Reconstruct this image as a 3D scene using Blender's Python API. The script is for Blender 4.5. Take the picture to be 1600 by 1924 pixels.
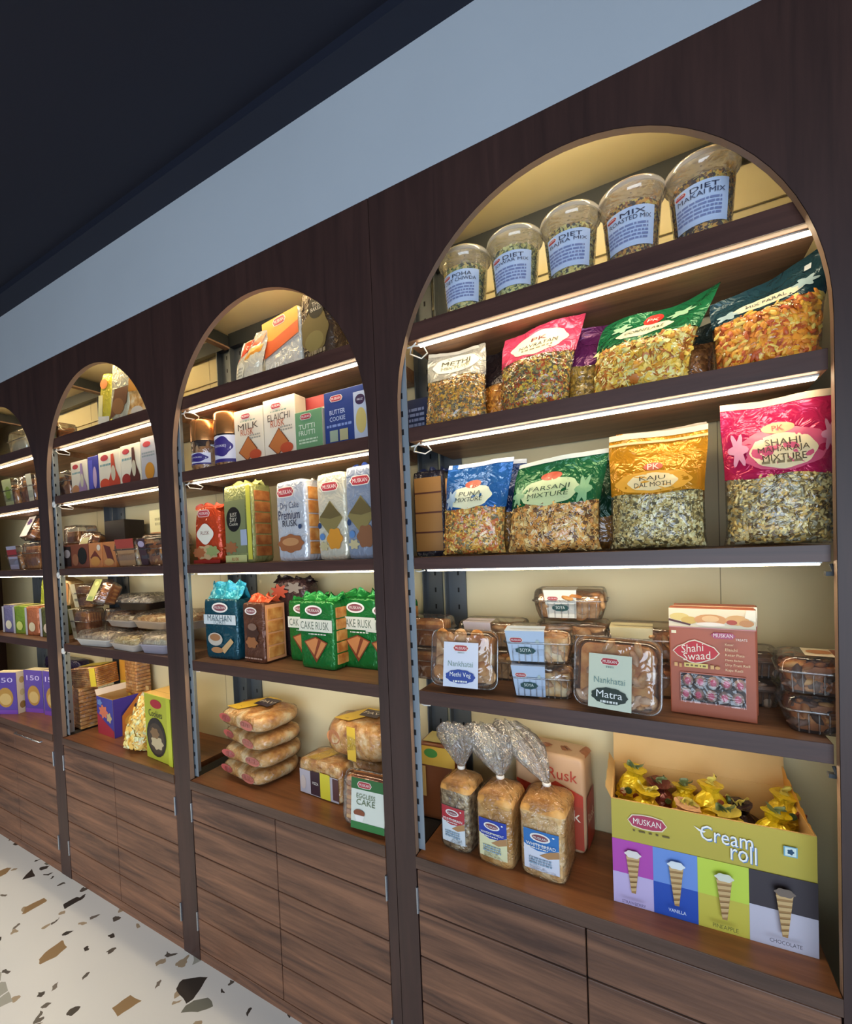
import bpy, math, random
from mathutils import Vector, Matrix, noise
rnd = random.Random(11)
for o in list(bpy.data.objects): bpy.data.objects.remove(o)
S = bpy.context.scene
COL = S.collection
PI = math.pi

# ---------------------------------------------------------------- camera
cd = bpy.data.cameras.new('camera'); cam = bpy.data.objects.new('camera', cd); COL.objects.link(cam)
rx, ry, rz = -0.027437, 0.498662, 0.040397          # pitch, yaw, roll
R = Matrix.Rotation(ry, 3, 'Z') @ Matrix.Rotation(rx, 3, 'X') @ Matrix.Rotation(rz, 3, 'Y')
right, fwd, up = R.col[0], R.col[1], R.col[2]
m = Matrix((right, up, -fwd)).transposed().to_4x4(); m.translation = (0.61622, -1.06487, 1.58578)
cam.matrix_world = m
cd.sensor_fit = 'HORIZONTAL'; cd.sensor_width = 36; cd.lens = 831.643 / 1600 * 36
cd.shift_x = (800 - 779.56) / 1600; cd.shift_y = (1057.36 - 962) / 1600; cd.clip_start = .02
S.camera = cam
# ---------------------------------------------------------------- world, lights, exposure
w = bpy.data.worlds.new('room_air'); S.world = w; w.use_nodes = True
w.node_tree.nodes['Background'].inputs[0].default_value = (.62, .78, 1, 1)
w.node_tree.nodes['Background'].inputs[1].default_value = .16
def area(name, loc, target, sx, sy, energy, color, spread=180):
    d = bpy.data.lights.new(name, 'AREA'); d.shape = 'RECTANGLE'; d.size = sx; d.size_y = sy; d.energy = energy; d.color = color
    d.spread = math.radians(spread)
    o = bpy.data.objects.new(name, d); COL.objects.link(o); o.location = loc
    o.rotation_euler = (Vector(target) - Vector(loc)).to_track_quat('-Z', 'Y').to_euler()
    return o
area('shopfront_daylight', (1.2, -3.6, 1.25), (-.2, 0, 1.0), 3.6, 2.0, 100, (.70, .84, 1))
area('ceiling_light_panel', (-2.2, -2.9, 2.85), (-2.2, -1.9, 0), 1.2, 1.2, 62, (1, .91, .76), 95)
LED_STRENGTH = 27.0
vs = S.view_settings
S.display_settings.display_device = 'sRGB'
vs.view_transform = 'Standard'; vs.look = 'None'; vs.gamma = 1; vs.use_curve_mapping = False; vs.exposure = 0.14

# ---------------------------------------------------------------- materials
def lin(h):
    h = h.lstrip('#'); r = []
    for i in (0, 2, 4):
        c = int(h[i:i + 2], 16) / 255
        r.append(c / 12.92 if c <= .04045 else ((c + .055) / 1.055) ** 2.4)
    return (*r, 1)
MC = {}
def newmat(name):
    m = bpy.data.materials.new(name); m.use_nodes = True
    nt = m.node_tree; return m, nt, nt.nodes['Principled BSDF']
def P(h, rough=.45, metal=0, crinkle=0, key=''):
    k = (h, rough, metal, crinkle)
    if k in MC: return MC[k]
    m, nt, b = newmat('print_' + h.strip('#') + key)
    b.inputs['Base Color'].default_value = lin(h); b.inputs['Roughness'].default_value = rough; b.inputs['Metallic'].default_value = metal
    if crinkle:
        tc = nt.nodes.new('ShaderNodeTexCoord'); n = nt.nodes.new('ShaderNodeTexNoise'); n.inputs['Scale'].default_value = 26; n.inputs['Detail'].default_value = 3
        n.inputs['Distortion'].default_value = 1.4
        bp = nt.nodes.new('ShaderNodeBump'); bp.inputs['Strength'].default_value = crinkle; bp.inputs['Distance'].default_value = .02
        nt.links.new(tc.outputs['Object'], n.inputs['Vector']); nt.links.new(n.outputs['Fac'], bp.inputs['Height']); nt.links.new(bp.outputs['Normal'], b.inputs['Normal'])
    MC[k] = m; return m
def foil(h): return P(h, .2, .25, .45, '_foil')
def wood(name, c1, c2, axis, rough=.4, scale=9, bump=.15):
    m, nt, b = newmat(name)
    tc = nt.nodes.new('ShaderNodeTexCoord'); mp = nt.nodes.new('ShaderNodeMapping')
    s = [scale] * 3; s[axis] = scale * .07; mp.inputs['Scale'].default_value = s
    n = nt.nodes.new('ShaderNodeTexNoise'); n.inputs['Scale'].default_value = 3; n.inputs['Detail'].default_value = 7; n.inputs['Roughness'].default_value = .65; n.inputs['Distortion'].default_value = .6
    r = nt.nodes.new('ShaderNodeValToRGB'); r.color_ramp.elements[0].position = .33; r.color_ramp.elements[1].position = .68
    r.color_ramp.elements[0].color = lin(c1); r.color_ramp.elements[1].color = lin(c2)
    n2 = nt.nodes.new('ShaderNodeTexNoise'); n2.inputs['Scale'].default_value = 14; n2.inputs['Detail'].default_value = 4
    mx = nt.nodes.new('ShaderNodeMix'); mx.data_type = 'RGBA'; mx.blend_type = 'MULTIPLY'; mx.inputs[0].default_value = .35
    L = nt.links.new
    L(tc.outputs['Object'], mp.inputs['Vector']); L(mp.outputs[0], n.inputs['Vector']); L(mp.outputs[0], n2.inputs['Vector'])
    L(n.outputs['Fac'], r.inputs[0]); L(r.outputs[0], mx.inputs[6]); L(n2.outputs['Fac'], mx.inputs[7]); L(mx.outputs[2], b.inputs['Base Color'])
    bp = nt.nodes.new('ShaderNodeBump'); bp.inputs['Strength'].default_value = bump; bp.inputs['Distance'].default_value = .003
    L(n2.outputs['Fac'], bp.inputs['Height']); L(bp.outputs[0], b.inputs['Normal']); b.inputs['Roughness'].default_value = rough
    return m
M_FAC = wood('dark_veneer', '#38231f', '#4a302a', 2, .48, 7, .05)
M_SHELF = wood('shelf_wood', '#73503a', '#a87c58', 0, .45, 9, .1)
M_COUNTER = wood('counter_wood', '#774a2e', '#a66c42', 0, .36, 8, .12)
M_DOOR = wood('door_plank', '#50352a', '#97694e', 0, .5, 8, .35)
M_CEDGE = wood('counter_edge', '#4a3428', '#6e5040', 0, .5, 8, .2)
M_EDGE = P('#8f7561', .6); M_DARK = P('#15100f', .7); M_STEEL = P('#94a0aa', .4, .4); M_HOLE = P('#0b0d12', .8)
M_STEELD = P('#3b3f42', .5, .4); M_CHROME = P('#b9c2cc', .25, .9)
def wallmat(name, c1, c2, sc=3):
    m, nt, b = newmat(name)
    n = nt.nodes.new('ShaderNodeTexNoise'); n.inputs['Scale'].default_value = sc; n.inputs['Detail'].default_value = 5
    r = nt.nodes.new('ShaderNodeValToRGB'); r.color_ramp.elements[0].color = lin(c1); r.color_ramp.elements[1].color = lin(c2)
    r.color_ramp.elements[0].position = .35; r.color_ramp.elements[1].position = .65
    tc = nt.nodes.new('ShaderNodeTexCoord')
    nt.links.new(tc.outputs['Object'], n.inputs[0]); nt.links.new(n.outputs[0], r.inputs[0]); nt.links.new(r.outputs[0], b.inputs[0]); b.inputs['Roughness'].default_value = .7
    return m
M_CREAM = wallmat('cream_paint', '#d9cda4', '#ddd2ab'); M_BULK = wallmat('pale_blue_grey_paint', '#b3bac2', '#b9c0c8', 1.2)
M_CEIL = wallmat('navy_paint', '#0d1122', '#0f1426', 1.0); M_CEIL2 = wallmat('navy_paint_lighter', '#0f1426', '#11172a', 1.0)
M_KRAFT = wallmat('kraft_board', '#c9a56b', '#d0ad74', 9)
def terrazzo():
    m, nt, b = newmat('terrazzo'); L = nt.links.new; N = nt.nodes.new
    tc = N('ShaderNodeTexCoord'); last = None
    base = N('ShaderNodeTexNoise'); base.inputs['Scale'].default_value = 1.5
    br = N('ShaderNodeValToRGB'); br.color_ramp.elements[0].color = lin('#cdd0d2'); br.color_ramp.elements[1].color = lin('#d9dbdc')
    L(tc.outputs['Object'], base.inputs[0]); L(base.outputs[0], br.inputs[0]); last = br.outputs[0]
    for sc, dens, edge, pal in ((38, .955, .06, ('#6d6660', '#3a3735', '#9d8e79', '#55504c')), (13.5, .925, .05, ('#8d7454', '#34302e', '#9b9d97', '#6e7068'))):
        d = N('ShaderNodeTexNoise'); d.inputs['Scale'].default_value = sc * .5; L(tc.outputs['Object'], d.inputs[0])
        ad = N('ShaderNodeVectorMath'); ad.operation = 'MULTIPLY_ADD'; ad.inputs[1].default_value = (.06, .06, 0); L(d.outputs['Color'], ad.inputs[0]); L(tc.outputs['Object'], ad.inputs[2])
        v1 = N('ShaderNodeTexVoronoi'); v1.voronoi_dimensions = '2D'; v1.inputs['Scale'].default_value = sc; L(ad.outputs[0], v1.inputs[0])
        v2 = N('ShaderNodeTexVoronoi'); v2.voronoi_dimensions = '2D'; v2.feature = 'DISTANCE_TO_EDGE'; v2.inputs['Scale'].default_value = sc; L(ad.outputs[0], v2.inputs[0])
        sp = N('ShaderNodeSeparateColor'); L(v1.outputs['Color'], sp.inputs[0])
        g = N('ShaderNodeMath'); g.operation = 'GREATER_THAN'; g.inputs[1].default_value = dens; L(sp.outputs[0], g.inputs[0])
        g2 = N('ShaderNodeMath'); g2.operation = 'GREATER_THAN'; g2.inputs[1].default_value = edge; L(v2.outputs['Distance'], g2.inputs[0])
        mu = N('ShaderNodeMath'); mu.operation = 'MULTIPLY'; L(g.outputs[0], mu.inputs[0]); L(g2.outputs[0], mu.inputs[1])
        r = N('ShaderNodeValToRGB'); r.color_ramp.interpolation = 'CONSTANT'; e = r.color_ramp.elements
        e[0].color = lin(pal[0]); e[1].position = .25; e[1].color = lin(pal[1])
        for i, c in enumerate(pal[2:]): x = e.new(.5 + .25 * i); x.color = lin(c)
        L(sp.outputs[1], r.inputs[0])
        mx = N('ShaderNodeMix'); mx.data_type = 'RGBA'; L(mu.outputs[0], mx.inputs[0]); L(last, mx.inputs[6]); L(r.outputs[0], mx.inputs[7]); last = mx.outputs[2]
    L(last, b.inputs[0]); b.inputs['Roughness'].default_value = .3
    return m
M_TERR = terrazzo()
def lift(h, k=1.14, s_=1.03):
    c = [int(h[i:i + 2], 16) for i in (1, 3, 5)]; g = sum(c) / 3
    return '#' + ''.join('%02x' % max(0, min(255, int((g + (x - g) * s_) * k))) for x in c)
def film(name, base=.05, gain=.55, tint='#ffffff', milky=.0, rough=.1, bump=.5, scale=30):
    m = bpy.data.materials.new(name); m.use_nodes = True; nt = m.node_tree; nt.nodes.clear(); N = nt.nodes.new; L = nt.links.new
    out = N('ShaderNodeOutputMaterial'); tr = N('ShaderNodeBsdfTransparent'); tr.inputs[0].default_value = lin(tint)
    gl = N('ShaderNodeBsdfGlossy'); gl.inputs['Roughness'].default_value = rough
    df = N('ShaderNodeBsdfDiffuse'); df.inputs[0].default_value = (.9, .9, .88, 1)
    tl = N('ShaderNodeBsdfTranslucent'); tl.inputs[0].default_value = (.95, .95, .92, 1); m0 = N('ShaderNodeMixShader'); m0.inputs[0].default_value = .5; L(df.outputs[0], m0.inputs[1]); L(tl.outputs[0], m0.inputs[2])
    m1 = N('ShaderNodeMixShader'); m1.inputs[0].default_value = milky; L(tr.outputs[0], m1.inputs[1]); L(m0.outputs[0], m1.inputs[2])
    lw = N('ShaderNodeLayerWeight'); lw.inputs[0].default_value = .35
    ma = N('ShaderNodeMath'); ma.operation = 'MULTIPLY_ADD'; ma.inputs[1].default_value = gain; ma.inputs[2].default_value = base; L(lw.outputs['Fresnel'], ma.inputs[0])
    m2 = N('ShaderNodeMixShader'); L(ma.outputs[0], m2.inputs[0]); L(m1.outputs[0], m2.inputs[1]); L(gl.outputs[0], m2.inputs[2]); L(m2.outputs[0], out.inputs[0])
    if bump:
        tc = N('ShaderNodeTexCoord'); n = N('ShaderNodeTexNoise'); n.inputs['Scale'].default_value = scale; n.inputs['Distortion'].default_value = 1.5; L(tc.outputs['Object'], n.inputs[0])
        bp = N('ShaderNodeBump'); bp.inputs['Strength'].default_value = bump; bp.inputs['Distance'].default_value = .02; L(n.outputs[0], bp.inputs['Height'])
        L(bp.outputs[0], gl.inputs['Normal']); L(bp.outputs[0], lw.inputs['Normal'])
    return m
M_FILM = film('clear_film', .07, .5)
M_CLEAR = film('clear_plastic', .10, .75, milky=.05, rough=.07, bump=.2, scale=18)
M_BAG = film('bread_bag_film', .07, .6, milky=.02, rough=.16, bump=.9, scale=34)
M_BAGTOP = film('gathered_film', .16, .6, milky=.17, rough=.16, bump=.8, scale=45)
M_LID = film('frosted_lid', .10, .7, milky=.36, rough=.12, bump=.15)
M_RIM = film('lid_rim', .25, .6, milky=.7, bump=0)
M_TUB = film('tub_plastic', .10, .75, milky=.16, rough=.08, bump=.15, scale=18)
MIX = {}
def mixmat(pal, scale=190, key=None):
    k = (tuple(pal), scale)
    if k in MIX: return MIX[k]
    m, nt, b = newmat('snack_' + pal[0].strip('#')); N = nt.nodes.new; L = nt.links.new
    tc = N('ShaderNodeTexCoord'); v = N('ShaderNodeTexVoronoi'); v.inputs['Scale'].default_value = scale; L(tc.outputs['Object'], v.inputs[0])
    sp = N('ShaderNodeSeparateColor'); L(v.outputs['Color'], sp.inputs[0])
    r = N('ShaderNodeValToRGB'); r.color_ramp.interpolation = 'CONSTANT'; e = r.color_ramp.elements; n = len(pal)
    e[0].color = lin(pal[0]); e[1].position = 1 / n; e[1].color = lin(pal[1])
    for i in range(2, n): x = e.new(i / n); x.color = lin(pal[i])
    L(sp.outputs[0], r.inputs[0]); L(r.outputs[0], b.inputs[0])
    bp = N('ShaderNodeBump'); bp.invert = True; bp.inputs['Distance'].default_value = .003; bp.inputs['Strength'].default_value = .5; L(v.outputs['Distance'], bp.inputs['Height']); L(bp.outputs[0], b.inputs['Normal'])
    b.inputs['Roughness'].default_value = .5
    MIX[k] = m; return m
def blotch(name, c1, c2, c3, scale=20, rough=.55):
    m, nt, b = newmat(name); N = nt.nodes.new; L = nt.links.new
    tc = N('ShaderNodeTexCoord'); n = N('ShaderNodeTexNoise'); n.inputs['Scale'].default_value = scale; n.inputs['Detail'].default_value = 6; L(tc.outputs['Object'], n.inputs[0])
    r = N('ShaderNodeValToRGB'); e = r.color_ramp.elements; e[0].position = .32; e[0].color = lin(c1); e[1].position = .7; e[1].color = lin(c3); x = e.new(.5); x.color = lin(c2)
    L(n.outputs[0], r.inputs[0]); L(r.outputs[0], b.inputs[0]); b.inputs['Roughness'].default_value = rough
    bp = N('ShaderNodeBump'); bp.inputs['Strength'].default_value = .3; bp.inputs['Distance'].default_value = .004; L(n.outputs[0], bp.inputs['Height']); L(bp.outputs[0], b.inputs['Normal'])
    return m
M_CRUST = blotch('bread_crust', '#a8702f', '#d9a257', '#f0cc8e', 14)
M_CRUSTSIDE = blotch('bread_crumb', '#cf9c5c', '#e6bc80', '#f4d8a8', 45)
M_SEED = blotch('seeded_crust', '#5a4634', '#a58a66', '#e0cda6', 70)
M_BUN = blotch('bun_surface', '#b06a2c', '#e4b168', '#faecc4', 24)
M_RIB = blotch('ribbed_biscuit', '#b8712f', '#d99a50', '#ecc07c', 30)
M_SHELL = blotch('pale_biscuit', '#b88a64', '#dcb490', '#f0d8bc', 40)
M_RUSK = blotch('rusk_slice', '#b3672a', '#d08d45', '#e2ad66', 30)
M_RUSKD = blotch('dark_rusk_slice', '#8a4a20', '#a8642f', '#bf8047', 30)
M_COOKIE = blotch('cookie', '#b37c46', '#d6a46c', '#e8c494', 40)
M_COPPER = P('#c98a52', .22, .75)
M_WHITE = P('#f2f0ea', .5); M_CREAMP = P('#efe6cf', .5); M_BLACK = P('#191613', .5)
def emis(name, c, s):
    m = bpy.data.materials.new(name); m.use_nodes = True; nt = m.node_tree; nt.nodes.clear()
    e = nt.nodes.new('ShaderNodeEmission'); o = nt.nodes.new('ShaderNodeOutputMaterial'); e.inputs[0].default_value = c; e.inputs[1].default_value = s; nt.links.new(e.outputs[0], o.inputs[0]); return m
M_LED = emis('led_diffuser', (1, .80, .52, 1), LED_STRENGTH)
M_LEDC = emis('led_diffuser_crown', (1, .78, .44, 1), LED_STRENGTH * 1.5)
M_LIP = wood('shelf_edge_veneer', '#452a24', '#5e3d34', 0, .4, 8, .05)
M_STEEL_SHADED = P('#5d646b', .45, .4)  # back posts: same steel, with the shade at the rear put into its colour

# ---------------------------------------------------------------- mesh builder
class MB:
    def __init__(s): s.v = []; s.f = []; s.m = []; s.s = []; s.mats = []
    def mi(s, mat):
        if mat not in s.mats: s.mats.append(mat)
        return s.mats.index(mat)
    def add(s, vs, fs, mat, smooth=False):
        b = len(s.v); s.v += [tuple(v) for v in vs]; k = s.mi(mat)
        for f in fs: s.f.append([b + i for i in f]); s.m.append(k); s.s.append(smooth)
    def box(s, x0, x1, y0, y1, z0, z1, mat):
        s.add([(x0, y0, z0), (x1, y0, z0), (x1, y1, z0), (x0, y1, z0), (x0, y0, z1), (x1, y0, z1), (x1, y1, z1), (x0, y1, z1)],
              [(0, 3, 2, 1), (4, 5, 6, 7), (0, 1, 5, 4), (1, 2, 6, 5), (2, 3, 7, 6), (3, 0, 4, 7)], mat)
    def bbox(s, x0, x1, y0, y1, z0, z1, r, mat):   # box with softened vertical and horizontal edges
        rings = []
        for z, k in ((z0, r), (z0 + r * .3, r * .3), (z0 + r, 0), (z1 - r, 0), (z1 - r * .3, r * .3), (z1, r)):
            rings.append(rrect(x1 - x0 - 2 * k, y1 - y0 - 2 * k, max(r - k * .5, 1e-4), z, 2, (x0 + x1) / 2, (y0 + y1) / 2))
        s.loft(rings, mat, smooth=False)
    def grid(s, fn, nu, nv, mat, smooth=True, flip=False):
        vs = [fn(i / nu, j / nv) for j in range(nv + 1) for i in range(nu + 1)]; W = nu + 1
        fs = [(j * W + i, j * W + i + 1, (j + 1) * W + i + 1, (j + 1) * W + i) for j in range(nv) for i in range(nu)]
        if flip: fs = [f[::-1] for f in fs]
        s.add(vs, fs, mat, smooth)
    def loft(s, rings, mat, cap0=True, cap1=True, smooth=True):
        n = len(rings[0]); vs = [p for r in rings for p in r]; fs = []
        for j in range(len(rings) - 1):
            for i in range(n):
                k = (i + 1) % n; fs.append((j * n + i, j * n + k, (j + 1) * n + k, (j + 1) * n + i))
        s.add(vs, fs, mat, smooth)
        if cap0: s.add(rings[0], [tuple(range(n))[::-1]], mat)
        if cap1: s.add(rings[-1], [tuple(range(n))], mat)
    def lathe(s, prof, mat, n=32, cx=0, cy=0, cap0=False, cap1=False):
        s.loft([[(cx + r * math.cos(2 * PI * i / n), cy + r * math.sin(2 * PI * i / n), z) for i in range(n)] for r, z in prof], mat, cap0, cap1)
    def tube(s, pts, r, mat, n=6):
        pts = [Vector(p) for p in pts]; rings = []
        for i, p in enumerate(pts):
            d = (pts[min(i + 1, len(pts) - 1)] - pts[max(i - 1, 0)]).normalized()
            a = d.orthogonal().normalized() if i == 0 else (a - d * a.dot(d)).normalized(); b = d.cross(a)
            rings.append([p + (a * math.cos(2 * PI * k / n) + b * math.sin(2 * PI * k / n)) * r for k in range(n)])
        s.loft(rings, mat)
    def build(s, name, parent=None, **props):
        me = bpy.data.meshes.new(name); me.from_pydata(s.v, [], s.f); me.polygons.foreach_set('material_index', s.m); me.polygons.foreach_set('use_smooth', s.s)
        for m in s.mats: me.materials.append(m)
        me.update(); o = bpy.data.objects.new(name, me); COL.objects.link(o)
        if parent: o.parent = parent
        for k, v in props.items(): o[k] = v
        return o
def rrect(w, d, r, z, n=4, cx=0, cy=0):
    r = max(min(r, w / 2 - 1e-4, d / 2 - 1e-4), 1e-4); out = []
    for qx, qy, a0 in ((1, 1, 0), (-1, 1, 90), (-1, -1, 180), (1, -1, 270)):
        for i in range(n + 1):
            a = math.radians(a0 + 90 * i / n); out.append((cx + qx * (w / 2 - r) + r * math.cos(a), cy + qy * (d / 2 - r) + r * math.sin(a), z))
    return out
def thing(name, label, cat, loc, rot=(0, 0, 0), group=None):
    o = bpy.data.objects.new(name, None); COL.objects.link(o); o.empty_display_size = .05
    if not isinstance(rot, tuple): rot = (0, 0, rot)
    o.location = loc; o.rotation_euler = [math.radians(a) for a in rot]; o['label'] = label; o['category'] = cat
    if group: o['group'] = group
    return o
def struct(o): o['kind'] = 'structure'; return o
def dup(root, label, loc, rot=None, scale=None, group=None):
    r = root.copy(); COL.objects.link(r); r.location = loc; r['label'] = label
    if rot is not None: r.rotation_euler = [math.radians(a) for a in (rot if isinstance(rot, tuple) else (0, 0, rot))]
    if scale: r.scale = scale if isinstance(scale, tuple) else (scale,) * 3
    if group: r['group'] = group
    for ch in root.children:
        c = ch.copy(); COL.objects.link(c); c.parent = r
        for g in ch.children: d = g.copy(); COL.objects.link(d); d.parent = c
    return r
_G = {}
def glyph(t):
    if t in _G: return _G[t]
    cu = bpy.data.curves.new('t', 'FONT'); cu.body = t; cu.size = 1; cu.resolution_u = 2; cu.align_x = 'CENTER'; cu.align_y = 'CENTER'
    o = bpy.data.objects.new('t', cu); COL.objects.link(o); dg = bpy.context.evaluated_depsgraph_get(); me = o.evaluated_get(dg).to_mesh()
    vs = [(v.co.x, v.co.y) for v in me.vertices]; fs = [tuple(p.vertices) for p in me.polygons]
    o.evaluated_get(dg).to_mesh_clear(); bpy.data.objects.remove(o); bpy.data.curves.remove(cu)
    xs = [a for a, b in vs]; ys = [b for a, b in vs]; cx = (min(xs) + max(xs)) / 2; cy = (min(ys) + max(ys)) / 2; W = max(xs) - min(xs)
    _G[t] = ([((a - cx) / W, (b - cy) / W) for a, b in vs], fs); return _G[t]
RED = '#b5303a'
def deco(mb, M, W, H, ops, o=.0007, curved=False, R_=.45, dcap=.115):
    def pm(c): return c if not isinstance(c, str) else P(c, R_)
    for op in ops:
        k = op[0]; o += .00028
        if k == 'r':
            _, u0, v0, u1, v1, c = op; n = 10 if curved else 1
            mb.grid(lambda a, b: M(u0 + (u1 - u0) * a, v0 + (v1 - v0) * b, o), n, n, pm(c), smooth=curved)
        elif k in 'esp':
            if k == 'e': _, cx, cy, rx_, ry_, c = op; pts = [(cx + rx_ * math.cos(2 * PI * i / 20), cy + ry_ * math.sin(2 * PI * i / 20)) for i in range(20)]
            elif k == 's':
                _, cx, cy, rx_, ry_, n, am, c = op; N_ = 36
                pts = [(cx + rx_ * (1 + am * math.cos(n * 2 * PI * i / N_)) * math.cos(2 * PI * i / N_), cy + ry_ * (1 + am * math.cos(n * 2 * PI * i / N_)) * math.sin(2 * PI * i / N_)) for i in range(N_)]
            else: _, pts, c = op
            cx = sum(p[0] for p in pts) / len(pts); cy = sum(p[1] for p in pts) / len(pts); n = len(pts); K = 3 if curved else 1
            vs = [M(cx, cy, o)]; fs = []
            for q in range(1, K + 1): vs += [M(cx + (p[0] - cx) * q / K, cy + (p[1] - cy) * q / K, o) for p in pts]
            for i in range(n):
                j = (i + 1) % n; fs.append((0, 1 + i, 1 + j))
                for q in range(K - 1): b = 1 + q * n; fs.append((b + i, b + n + i, b + n + j, b + j))
            mb.add(vs, fs, pm(c), curved)
        elif k == 't':
            _, cx, cy, wd, t, c = op[:6]; hs = op[6] if len(op) > 6 else 1; sh = op[7] if len(op) > 7 else 0
            gv, gf = glyph(t); cap = op[8] if len(op) > 8 else dcap; gh = (max(b for a, b in gv) - min(b for a, b in gv)) * wd * W / H * hs; hs *= min(1, cap / gh); mb.add([M(cx + a * wd, cy + (b * wd * W / H) * hs + a * wd * sh, o + (.0013 if curved else 0)) for a, b in gv], gf, pm(c))
        elif k == 'b':
            _, cx, cy, wd = op[:4]; st = op[4] if len(op) > 4 else 'hex'; h = wd * .36 * W / H
            bg, fg = {'hex': (RED, '#f6f0ea'), 'oval': ('#f4f0ea', RED), 'pink': ('#b04a6a', '#f6f0ea'), 'far': (RED, '#f6f0ea')}[st]
            hexa = lambda s_: [(cx + x * wd / 2 * s_, cy + y * h / 2 * (s_ + .08 * (s_ > 1))) for x, y in ((-1, 0), (-.78, .9), (-.3, 1), (.3, 1), (.78, .9), (1, 0), (.78, -.9), (.3, -1), (-.3, -1), (-.78, -.9))]
            if st == 'oval':
                deco(mb, M, W, H, [('e', cx, cy, wd / 2, h * .62, bg), ('e', cx, cy, wd * .40, h * .42, '#8a4650'), ('t', cx, cy, wd * .66, 'MUSKAN', '#f4f0ea')], o, curved)
            elif st == 'far': deco(mb, M, W, H, [('e', cx, cy, wd / 2, h * .6, bg)], o, curved)
            else: deco(mb, M, W, H, [('p', hexa(1.1), '#f3ead8'), ('p', hexa(1), bg), ('t', cx, cy, wd * .78, 'MUSKAN', fg, 1.25)], o, curved)
            o += .001
        elif k == 'lines':                                        # small print drawn as broken text lines
            _, x0, x1, y0, y1, n, c = op; q = random.Random(int(x0 * 999 + y0 * 77 + n))
            for i in range(n):
                y = y1 - (y1 - y0) * (i + .5) / n; hh = (y1 - y0) / n * .28; x = x0
                while x < x1 - .01:
                    l = min(q.uniform(.03, .12) * (x1 - x0) / .6, x1 - x)
                    mb.grid(lambda a, b, x=x, l=l, y=y: M(x + l * a, y - hh + 2 * hh * b, o), 2 if curved else 1, 1, pm(c)); x += l + .02
def front(W, D, H):  return lambda u, v, o: ((u - .5) * W, -D / 2 - o, v * H)
def rside(W, D, H):  return lambda u, v, o: (W / 2 + o, (u - .5) * D, v * H)
def topf(W, D, H):   return lambda u, v, o: ((u - .5) * W, (v - .5) * D, H + o)

# ---------------------------------------------------------------- snack pieces
def piece(mb, p, n, kind, size, mat, q):
    n = Vector(n).normalized(); t = n.orthogonal().normalized(); t.rotate(Matrix.Rotation(q.uniform(0, 2 * PI), 3, n)); t = (t + n * q.uniform(-.35, .35)).normalized(); b = n.cross(t).normalized(); n = t.cross(b)
    p = Vector(p)
    if kind == 'stick':
        L_ = size * q.uniform(.8, 1.6); r = size * .075; c = q.uniform(-.35, .35)
        rings = []
        for s_ in (-.5, 0, .5):
            ctr = p + t * L_ * s_ + b * L_ * c * (.25 - s_ * s_)
            rings.append([ctr + b * r * x + n * r * y for x, y in ((1, 0), (0, 1), (-1, 0), (0, -1))])
        mb.loft(rings, mat, smooth=True)
    elif kind == 'flake':
        k = 7; r = size * q.uniform(.35, .6); cup = q.uniform(-.3, .5)
        vs = [p + n * r * cup * .6] + [p + (t * math.cos(2 * PI * i / k) * r * q.uniform(.8, 1.15) + b * math.sin(2 * PI * i / k) * r * q.uniform(.55, 1)) + n * r * q.uniform(-.2, .25) for i in range(k)]
        mb.add(vs, [(0, 1 + i, 1 + (i + 1) % k) for i in range(k)], mat, True)
    elif kind == 'nut':
        r = size * .42; rings = []
        for z_, k_ in ((-1, .15), (-.6, .75), (0, 1), (.6, .8), (1, .15)):
            rings.append([p + t * r * z_ * 1.25 + (b * math.cos(a) * .62 + n * math.sin(a) * .5 + b * (z_ * z_) * .45) * r * (k_) for a in [2 * PI * i / 6 for i in range(6)]])
        mb.loft(rings, mat)
    else:
        r = size * .3; vs = [p + t * r, p - t * r, p + b * r, p - b * r, p + n * r, p - n * r]
        mb.add(vs, [(0, 2, 4), (2, 1, 4), (1, 3, 4), (3, 0, 4), (2, 0, 5), (1, 2, 5), (3, 1, 5), (0, 3, 5)], mat, True)

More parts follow.
